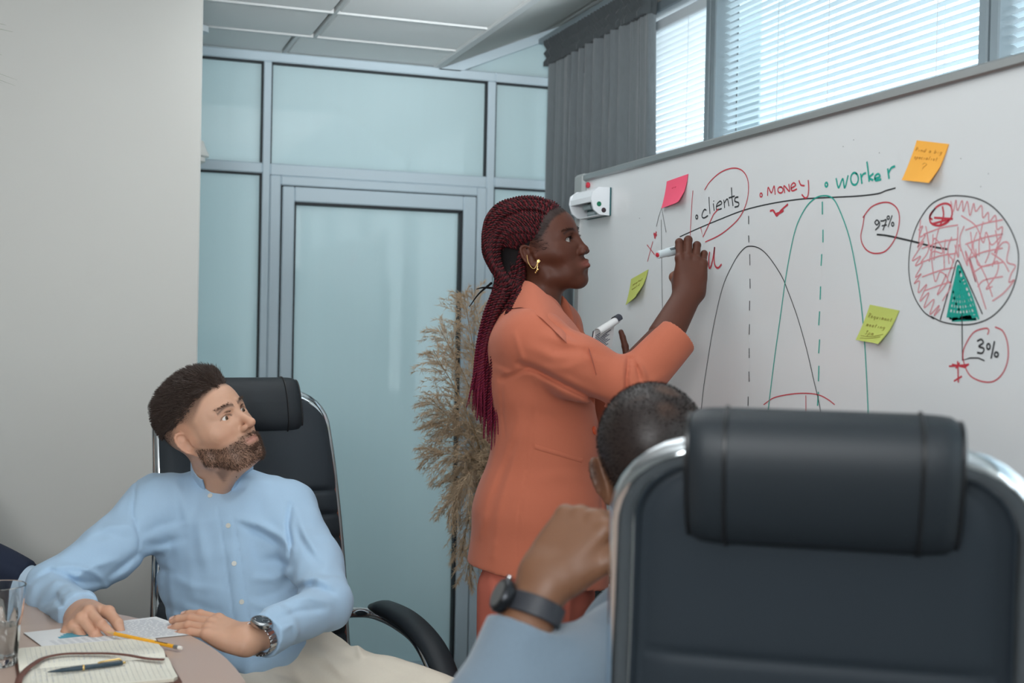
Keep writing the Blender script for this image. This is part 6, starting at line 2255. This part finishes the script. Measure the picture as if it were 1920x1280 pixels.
# trousers
m_pant = mat('terracotta_trousers', (184, 98, 80), 0.88, noise=0.03, nscale=300, weave=0.12, wscale=900)
pv_ = Vol(V3(wo[0] - .34, wo[1] - .34, .04), P(1010, 990, 2.78) + V3(.32, .34, .03), 0.0065)
pv_.econe(P(1008, 1030, 2.78), P(1006, 1110, 2.78), (.115, .150), (.122, .155), fW, .03)
rl0, ll0 = P(985, 1110, 2.69), P(1030, 1110, 2.87)
rl1, ll1 = V3(rl0[0] - .02, rl0[1], .50), V3(ll0[0], ll0[1], .50)
for a, b, c in ((rl0, rl1, V3(rl1[0] - .02, rl1[1], .07)), (ll0, ll1, V3(ll1[0], ll1[1], .07))):
    pv_.econe(a, b, (.108, .092), (.085, .080), fW, .015).econe(b, c, (.085, .080), (.095, .085), fW, .02)
pv_.fold([(957, 1060), (960, 1110), (962, 1180)], 2.5, -.003, 2.3, 2.75).fold([(920, 1070), (925, 1120), (930, 1180)], 9, .004, 2.3, 2.75).fold([(1058, 1085), (1060, 1130), (1060, 1200)], 4, -.006, 2.3, 2.85)
pv_.cut((0, 0, .07), (0, 0, -1))
q = pv_.surface()
mesh_obj('trousers', q[0], q[1], m_pant, wom)
m_pump = mat('nude_leather_shoe', (150, 110, 90), 0.4)
for c in (rl1, ll1):
    b = V3(c[0], c[1], 0)
    s3 = Vol(b - V3(.22, .22, .0), b + V3(.22, .22, .12), .005)
    dv = unit(V3(fW[0], fW[1], 0))
    s3.cone(b - dv * .05 + V3(0, 0, .075), b + dv * .11 + V3(0, 0, .026), .034, .024, .02).cone(b - dv * .06 + V3(0, 0, .06), b - dv * .06 + V3(0, 0, .012), .016, .009, .01).cone(b, b + V3(0, 0, .11), .036, .034, .02)
    q = s3.surface()
    mesh_obj('shoe', q[0], q[1], m_pump, wom)
# ear jewellery and nose stud
m_gold2 = mat('warm_gold', (226, 190, 122), 0.28, 1.0)
st_ = P(1009.5, 489.5, 2.752)
er = MB()
er.lathe([(.0028, -.001), (.0036, .001), (.0026, .0030), (.001, .0034)], st_, D(.1, .1, 1), 10)
for k in range(5):
    a = k * 1.2566
    er.ball_ = None
    er.lathe([(.0008, 0), (.0013, .0008), (.0008, .0018)], st_ + D(1, 0, 0) * .0030 * math.cos(a) + D(0, 1, 0) * .0030 * math.sin(a) + D(0, 0, 1) * .001, D(0, 0, 1), 8)
er.tube(spline([P(988, 478, 2.755), P(990, 490, 2.752), P(996, 501, 2.75), P(1002, 503, 2.75), P(1006, 497, 2.75), P(1008, 491, 2.75)], 40), .0006, 5)
er.tube(spline([st_, P(1008, 498, 2.75), P(1007, 506, 2.75)], 10), .0007, 5)
for x, y in ((1006, 508), (1004, 511), (1009, 505)):
    er.lathe([(.0006, -.0022), (.0020, -.0005), (.0016, .0012), (.0004, .0024)], P(x, y, 2.75), D(.2, -1, .2), 8)
er.build('earring', m_gold2, wom)
MB().lathe([(.0010, 0), (.0016, .0006), (.0010, .0016)], HW(.1035, -.0185, -.0225), D(.1, .1, 1), 10).build('nose_stud', m_gold2, wom)

# ---------------------------------------------------------------- marker in her hand, notepad
mk0, mk1 = P(1232, 478, 2.695), P(1313, 458, 2.80)
md = unit(mk1 - mk0)
ML = np.linalg.norm(mk1 - mk0)
mkr = empty('board_marker', (mk0 + mk1) / 2, 'pale grey board marker with a red end held in the writing hand', 'marker')
m_whmk = mat('pale_grey_marker', (196, 206, 210), 0.35)
MB().lathe([(.0078, .0012), (.0086, .003), (.0088, .034), (.0102, .036), (.0102, .062), (.0095, .064), (.0095, ML - .022), (.0050, ML - .014), (.0048, ML - .005)], mk0, md, 20).build('barrel', m_whmk, mkr)
MB().lathe([(.0036, -.0004), (.0048, .0003), (.0052, .0016), (.004, .002)], mk0, md, 20).build('end_plug', m_red, mkr)
MB().lathe([(.0028, ML - .006), (.0014, ML)], mk0, md, 12).build('felt_tip', m_red, mkr)
sdm = unit(np.cross(md, V3(0, 0, 1)))
upm = np.cross(sdm, md)
q = MB()
for k in range(5):
    q.obox(mk0 + md * (.040 + .0045 * k) + (-sdm * .55 + upm * .83) * 0 + unit(D(0, .4, .9) - md * (D(0, .4, .9) @ md)) * .0102, [md, np.cross(md, unit(D(0, .4, .9) - md * (D(0, .4, .9) @ md))), unit(D(0, .4, .9) - md * (D(0, .4, .9) @ md))], (.0015, .003, .0004), .0002)
q.build('label_marks', m_penr, mkr, False)
c4 = [P(1116, 622, 2.80), P(1153, 599, 2.85), P(1147, 652, 2.865), P(1108, 676, 2.815)]
npd = empty('notepad', sum(c4) / 4, 'small dark-backed spiral notepad with a turned-up ruled page held by the woman', 'notepad')
e1_, e2_ = unit(c4[1] - c4[0]), unit(c4[3] - c4[0])
nn_ = unit(np.cross(e1_, e2_))
if nn_ @ ray(1130, 640) > 0:
    nn_ = -nn_
m_padback = mat('charcoal_card', (58, 60, 70), 0.6)
MB().prism([c4[0] - nn_ * .004, c4[1] - nn_ * .004 + e1_ * .004, c4[2] - nn_ * .004 + e1_ * .004, c4[3] - nn_ * .004], -nn_ * .003).build('back_cover', m_padback, npd, False)
MB().prism(c4, -nn_ * .004).build('pages', m_paper, npd, False)
q = MB()
for k in range(13):
    t = .16 + .78 * k / 12
    for u0, u1 in ((.06, .60 + .3 * ((k * 7) % 5) / 5), ):
        a = c4[0] * (1 - t) + c4[3] * t
        b = c4[1] * (1 - t) + c4[2] * t
        q.obox((a * (1 - u0) + b * u0) * .5 + (a * (1 - u1) + b * u1) * .5 + nn_ * .0003, [unit(b - a), np.cross(nn_, unit(b - a)), nn_], (np.linalg.norm(b - a) * (u1 - u0) / 2, .0010, .0002), .0001)
q.build('written_lines', mat('grey_ink', (96, 98, 112), 0.8), npd, False)
gr = []
for th in np.linspace(-0.5, 3.9, 18):
    off = -e2_ * (.008 * math.sin(th) + .002) + nn_ * (.009 - .009 * math.cos(th) - .002)
    gr.append([c4[0] + off - e1_ * .002, c4[1] + off])
for s_ in np.linspace(.003, .009, 3):
    gr.append([c4[0] + nn_ * (.016 - s_ * .3) + e2_ * s_, c4[1] + nn_ * (.014 - s_ * .3) + e2_ * s_ * .6])
MB().grid(gr).grid(np.array(gr) + nn_ * .0008, True).build('turned_page', m_paper, npd)
gr = []
for th in np.linspace(0.0, 3.0, 14):
    off = -e2_ * (.0100 * math.sin(th) + .002) + nn_ * (.009 - .011 * math.cos(th) - .002)
    gr.append([c4[1] + off - e1_ * .012, c4[1] + off + e1_ * .005])
MB().grid(gr).grid(np.array(gr) - e2_ * .001, True).build('cover_flap', m_padback, npd)
# ================================================================== the man seen from behind, head on his hand
no = P(1330, 1330, 1.80)
nm = empty('person', (no[0], no[1], 0), 'person in a grey blue sweater with cropped hair, seen from behind, head on hand', 'person')
NS = (116, 80, 58)
HN = Frame(P(1233, 893, 1.80), D(.14, -.26, -.95), D(-.12, .95, -.20), 1.06)
vol = Vol(HN.o - V3(.17, .17, .24), HN.o + V3(.17, .17, .20), 0.0023)
make_head(vol, HN, lips=1.2, nose=.95, wide_nose=.002)
NBN = P(1290, 1085, 1.80)
vol.econe(HN(-.020, 0, -.030), NBN, (.056, .056), (.062, .060), HN.A[1], .025)
v, f = vol.surface()
hv = HN.inv(v)
hn = vnormals(v, f)
hc = head_colors(hv, NS, (130, 80, 70), (40, 32, 30), HN, browc=(36, 28, 26))
x, y, z = hv.T
hair_m = np.clip((hairline(hv) + .004) / .010, 0, 1)
hair_m = np.maximum(hair_m, np.clip((-x - .012) / .02, 0, 1) * np.clip((z + .085) / .02, 0, 1))
patch = np.clip(np.sin(x * 90 + 1.3) * np.sin(y * 70 + .6) * np.sin(z * 85 + 2.0) * 1.6, 0, 1) * np.clip((z - .05) / .04, 0, 1)
w = (hair_m * (0.95 - 0.30 * patch))[:, None]
hc = hc * (1 - w) + L((30, 25, 25)) * w
parts, cols = [(v, f)], [hc]
NW = Frame(P(1014, 1088, 1.50), D(.62, .74, -.26), D(-.55, .30, .77), 1.10)
vl = Vol(NW.o - V3(.14, .16, .20), NW.o + V3(.20, .18, .20), 0.0020)
iN = make_hand(vl, NW, {'index': (46, 62, 30), 'middle': (56, 70, 40), 'ring': (62, 74, 44), 'pinky': (62, 70, 44)}, {'index': 4, 'middle': 0, 'ring': -4, 'pinky': -8},
               [(.022, .026, -.010), (.062, .046, -.012), (.095, .048, -.014), (.124, .046, -.018)], side=-1, plump=1.06)
NE = P(915, 1345, 1.44)
vl.econe(NW(.010, 0, -.003), NE * .5 + NW.o * .5, (.031, .023), (.038, .034), NW.A[1], .018)
q = vl.surface()
parts.append(q)
loc = NW.inv(q[0])
pal = np.clip((-loc[:, 2] - .008) / .012, 0, 1)[:, None] * .5
cols.append(np.tile(L(NS), (len(q[0]), 1)) * (1 - pal) + L((160, 112, 90)) * pal)
NSL, NSR = P(1170, 1232, 1.60), P(1480, 1210, 1.78)
core = Vol(P(1330, 1500, 1.78) - V3(.42, .42, .10), P(1300, 1060, 1.78) + V3(.42, .42, .05), .009)
core.econe(P(1310, 1180, 1.76), P(1330, 1480, 1.76), (.15, .10), (.13, .10), D(1, 0, .2), .03).cone(NSL, NSR, .045, .045, .04).cone(NBN, P(1315, 1180, 1.77), .055, .06, .03)
core.cone(NSL, NE, .036, .032, .02).cone(NE, NW.o * .7 + NE * .3, .030, .026, .02)
q = core.surface()
parts.append(q)
cols.append(np.tile(L(NS), (len(q[0]), 1)))
pv, pf = join_vf(parts)
mesh_obj('body', pv, pf, m_skin_f, nm, True, np.concatenate(cols))
eyeballs(HN, nm, (52, 34, 26), HN.A[0])
nails(iN, nm, mat('nail_tan', (190, 146, 122), 0.35))
bi = np.nonzero(hair_m > .5)[0]
rg = np.random.default_rng(71)
s_ = rg.choice(bi, 9000)
v2, f2 = strands(v[s_] - hn[s_] * .0004, hn[s_], .0042 * (1 - .5 * patch[s_]), .00034, 1, None, .5, 72)
mesh_obj('cropped_hair', v2, f2, m_black_hair, nm)
m_sweat = mat('grey_blue_knit', (108, 124, 138), 0.95, noise=0.06, nscale=160, weave=0.3, wscale=450, sheen=0.3)
jv = Vol(P(1300, 1520, 1.74) - V3(.52, .50, .02), P(1280, 1060, 1.74) + V3(.50, .50, .02), .0055)
QN = Frame(NW.o, NW.o - NE, NW.A[2])
jv.econe(P(915, 1345, 1.44), QN(-.060, 0, -.002), (.054, .052), (.046, .042), QN.A[1], .02)
jv.cut(QN(-.060, 0, 0), QN.A[0], QN(-.060, 0, 0) - .07, QN(-.060, 0, 0) + .07, .0015)
jv.econe(P(1310, 1210, 1.76), P(1325, 1330, 1.76), (.18, .125), (.175, .13), D(1, 0, .2), .04).econe(P(1325, 1330, 1.76), P(1330, 1520, 1.76), (.175, .13), (.185, .14), D(1, 0, .2), .04)
jv.cone(P(1180, 1232, 1.60), P(1275, 1160, 1.72), .066, .058, .05).cone(P(1470, 1215, 1.78), P(1350, 1150, 1.77), .066, .058, .05)
jv.cone(P(1172, 1236, 1.58), P(1050, 1285, 1.50), .068, .062, .04).cone(P(1050, 1285, 1.50), P(930, 1350, 1.44), .062, .055, .03)
jv.cone(NSR, P(1600, 1400, 1.72), .066, .056, .04).cone(P(1600, 1400, 1.72), P(1560, 1500, 2.0), .054, .042, .03)
jv.noise(.0016, 26, 8)
jv.cone(NBN - V3(0, 0, .03), NBN + V3(0, 0, .10), .058, .062, .006, True)
q = jv.surface()
mesh_obj('sweater', q[0], q[1], m_sweat, nm)
# watch on a dark strap, its case turned to the far side of the wrist
QW = Frame(NW.o, NW.o - NE, D(-.85, .20, .48), 1.08)
wt = empty('wristwatch', QW(-.034, 0, 0))
wt.parent = nm
wt.location = tuple(QW(-.034, 0, 0) - ORG[nm.name])
ORG[wt.name] = QW(-.034, 0, 0)
m_strap = mat('charcoal_strap', (44, 46, 52), 0.5)
ring = [QW(-.034, .0385 * math.cos(t), .0315 * math.sin(t) - .003) for t in np.linspace(0, 2 * math.pi, 40, endpoint=False)]
MB().tube(ring, .0115, 10, flat=.22, closed=True).build('strap', m_strap, wt) if False else None
st_ = []
for xx, rr in ((-.0115, 1.0), (-.0100, 1.07), (.0100, 1.07), (.0115, 1.0)):
    st_.append([QW(-.034 + xx, .0385 * rr * math.cos(t), .0315 * rr * math.sin(t) - .003) for t in np.linspace(0, 2 * math.pi, 41)])
MB().grid(st_).build('strap', m_strap, wt)
MB().lathe([(.019, -.003), (.0215, .001), (.0215, .007), (.019, .0105), (.016, .011)], QW(-.034, .006, .0315), QW.dirn(0, .12, 1), 28).build('case', mat('black_watch_case', (40, 42, 46), 0.3, 0.6), wt)
MB().lathe([(.0155, .0108), (.0155, .0114)], QW(-.034, .006, .0315), QW.dirn(0, .12, 1), 28).build('dial', mat('dark_glass_dial', (22, 26, 32), 0.08, coat=0.8), wt)
MB().lathe([(.0025, .0205), (.0036, .022), (.0036, .025), (.002, .026)], QW(-.034, .006, .036), QW.A[0], 12).build('crown', m_steel, wt)
MB().obox(QW(-.034, .036, -.018), QW.A, (.010, .003, .006), .001).build('buckle', m_steel, wt)
st2 = P(1158, 957, 1.800)
MB().lathe([(.0028, -.001), (.0042, .0005), (.0042, .0022), (.002, .0034)], st2, D(-.3, 0, 1), 16).build('ear_stud', m_gold2, nm)
# trousers and shoes, below the frame
m_navy = mat('dark_denim', (52, 60, 76), 0.9, noise=.06, nscale=200)
hip = P(1330, 1520, 1.80)
hip[2] = .60
fw = unit(V3(h2[0] - .25, h2[1], 0))
sd = V3(fw[1], -fw[0], 0)
tv = Vol(V3(hip[0] - .5, hip[1] - .4, .03), V3(hip[0] + .5, hip[1] + .75, .82), .008)
tv.econe(hip + V3(0, 0, .10), hip, (.165, .13), (.18, .14), sd, .03)
for s in (-1, 1):
    kn = hip + fw * .42 + sd * .10 * s + V3(0, 0, -.02)
    ft = kn + fw * .02 + V3(0, 0, -.48)
    tv.cone(hip + sd * .09 * s, kn, .095, .07, .03).cone(kn, ft, .068, .05, .02)
tv.cut((0, 0, .085), (0, 0, -1))
q = tv.surface()
mesh_obj('trousers', q[0], q[1], m_navy, nm)
for s in (-1, 1):
    b = hip + fw * .44 + sd * .10 * s
    b[2] = 0
    s3 = Vol(b - V3(.24, .24, 0), b + V3(.24, .24, .13), .006)
    s3.cone(b + V3(0, 0, .055), b + fw * .17 + V3(0, 0, .034), .045, .032, .02).cone(b, b + V3(0, 0, .10), .04, .045, .02).cut((0, 0, .004), (0, 0, -1))
    q = s3.surface()
    mesh_obj('shoe', q[0], q[1], m_shoe, nm)

# ================================================================== the suited person at the left edge: one sleeve reaches into view
so = P(-250, 1250, 2.80)
sp = empty('person', (so[0], so[1], 0), 'person at the left edge, only a navy suit sleeve with a pale cuff in view', 'person')
HS = Frame(P(-235, 790, 2.86), D(.45, .02, .9), D(0, 1, .05), .97)
vol = Vol(HS.o - V3(.16, .16, .24), HS.o + V3(.16, .16, .18), .0034)
make_head(vol, HS)
NBS = P(-235, 905, 2.90)
vol.econe(HS(-.012, 0, -.035), NBS, (.054, .054), (.056, .056), HS.A[1], .025)
v, f = vol.surface()
hv = HS.inv(v)
hc = head_colors(hv, (206, 160, 136), (186, 124, 114), (62, 46, 40), HS, fade=.95)
parts, cols = [(v, f)], [hc]
SW = Frame(P(118, 1118, 2.80), D(.80, -.34, .50), D(.2, .9, .3), .98)
vl = Vol(SW.o - V3(.10, .14, .14), SW.o + V3(.20, .20, .10), .0024)
make_hand(vl, SW, {'index': (25, 35, 20), 'middle': (28, 38, 22), 'ring': (30, 38, 22), 'pinky': (32, 36, 20)}, None, [(.022, .026, -.010), (.056, .044, -.016), (.082, .046, -.022), (.104, .042, -.030)], side=-1)
SE = P(-80, 1040, 2.84)
vl.econe(SW(.01, 0, -.003), SE * .4 + SW.o * .6, (.028, .021), (.032, .030), SW.A[1], .015)
q = vl.surface()
parts.append(q)
cols.append(np.tile(L((206, 160, 136)), (len(q[0]), 1)))
core = Vol(P(-240, 1330, 2.84) - V3(.36, .30, .02), P(-180, 890, 2.84) + V3(.44, .30, .03), .010)
core.econe(P(-238, 1000, 2.90), P(-245, 1300, 2.84), (.13, .085), (.13, .09), D(1, 0, -.25), .03).cone(NBS, P(-238, 1000, 2.90), .05, .06, .03)
core.chain([P(-200, 985, 2.91), P(-112, 980, 2.93), P(-85, 1030, 2.84), SE * .4 + SW.o * .6], [.04, .036, .032, .026], .02)
q = core.surface()
parts.append(q)
cols.append(np.tile(L((206, 160, 136)), (len(q[0]), 1)))
pv, pf = join_vf(parts)
mesh_obj('body', pv, pf, m_skin_m, sp, True, np.concatenate(cols))
eyeballs(HS, sp, (80, 60, 44), HS.A[0])
sh_ = Vol(HS.o - V3(.15, .15, .02), HS.o + V3(.15, .15, .17), .004)
sh_.ell(HS(-.012, 0, .052), np.array([.100, .077, .087]) * HS.k, HS.A, .01).cut(HS(.055, 0, .05), HS.dirn(1, 0, -.6), k=.006).cut(HS(0, 0, .03), HS.dirn(.3, 0, -1), k=.006)
q = sh_.surface()
mesh_obj('hair', q[0], q[1], m_hair, sp)
m_suit = mat('navy_wool', (34, 42, 62), 0.9, noise=.05, nscale=400, weave=.15, wscale=700)
m_cuff = mat('pale_blue_poplin', (188, 208, 226), .85, noise=.02, nscale=300)
jv = Vol(P(-240, 1330, 2.84) - V3(.42, .36, .06), P(-180, 890, 2.84) + V3(.48, .34, .04), .006)
a_ = D(1, 0, -.25)
QS = Frame(SW.o, SW.o - SE, SW.A[2])
jv.econe(P(-238, 970, 2.90), P(-245, 1320, 2.84), (.17, .115), (.18, .13), a_, .04)
jv.cone(P(-360, 965, 2.86), P(-265, 920, 2.90), .062, .055, .05).cone(P(-110, 965, 2.94), P(-205, 920, 2.90), .062, .055, .05)
jv.cone(P(-108, 968, 2.93), P(-85, 1030, 2.84), .066, .058, .04).cone(P(-85, 1030, 2.84), QS(-.085, 0, 0), .056, .046, .03)
jv.cone(P(-362, 968, 2.85), P(-420, 1120, 2.76), .066, .056, .04).cone(P(-420, 1120, 2.76), P(-340, 1180, 2.56), .055, .045, .03)
jv.cone(NBS - V3(0, 0, .03), NBS + V3(0, 0, .1), .056, .06, .006, True)
jv.fold([(-10, 1015), (25, 1030), (60, 1050)], 8, .003, 2.2, 3.1).fold([(0, 1050), (30, 1062), (45, 1085)], 7, -.003, 2.2, 3.1)
jv.cut(QS(-.094, 0, 0), QS.A[0] + QS.A[2] * .12, QS(-.094, 0, 0) - .10, QS(-.080, 0, 0) + .10, .0015)
q = jv.surface()
mesh_obj('suit_jacket', q[0], q[1], m_suit, sp)
cv2 = Vol(SW.o - V3(.18, .16, .12), SW.o + V3(.10, .12, .12), .003)
cv2.econe(QS(-.130, 0, 0), QS(-.012, 0, 0), (.042, .039), (.041, .038), QS.A[1], .005).cut(QS(-.012, 0, 0), QS.A[0], k=.001)
q = cv2.surface()
mesh_obj('shirt_cuff', q[0], q[1], m_cuff, sp)
tv = Vol(V3(so[0] - .45, so[1] - .75, .03), V3(so[0] + .45, so[1] + .35, .84), .009)
hp = V3(so[0], so[1] + .02, .62)
tv.econe(hp + V3(0, 0, .12), hp, (.165, .12), (.18, .13), V3(1, 0, 0), .03)
for s in (-1, 1):
    kn = hp + V3(.10 * s, -.42, -.03)
    ft = kn + V3(0, .02, -.48)
    tv.cone(hp + V3(.09 * s, 0, 0), kn, .092, .07, .03).cone(kn, ft, .066, .05, .02)
tv.cut((0, 0, .085), (0, 0, -1))
q = tv.surface()
mesh_obj('trousers', q[0], q[1], m_suit, sp)
for s in (-1, 1):
    b = V3(hp[0] + .10 * s, hp[1] - .40, 0)
    dv = V3(0, -1, 0)
    s3 = Vol(b - V3(.2, .26, 0), b + V3(.2, .2, .13), .007)
    s3.cone(b + V3(0, 0, .055), b + dv * .17 + V3(0, 0, .034), .045, .032, .02).cone(b, b + V3(0, 0, .10), .04, .045, .02).cut((0, 0, .004), (0, 0, -1))
    q = s3.surface()
    mesh_obj('shoe', q[0], q[1], m_shoe, sp)
chair_side = chair_at(P(-250, 760, 3.08), D(.12, 0, .99), 'black office chair at the left edge under the navy suited arm', True, 0.0)
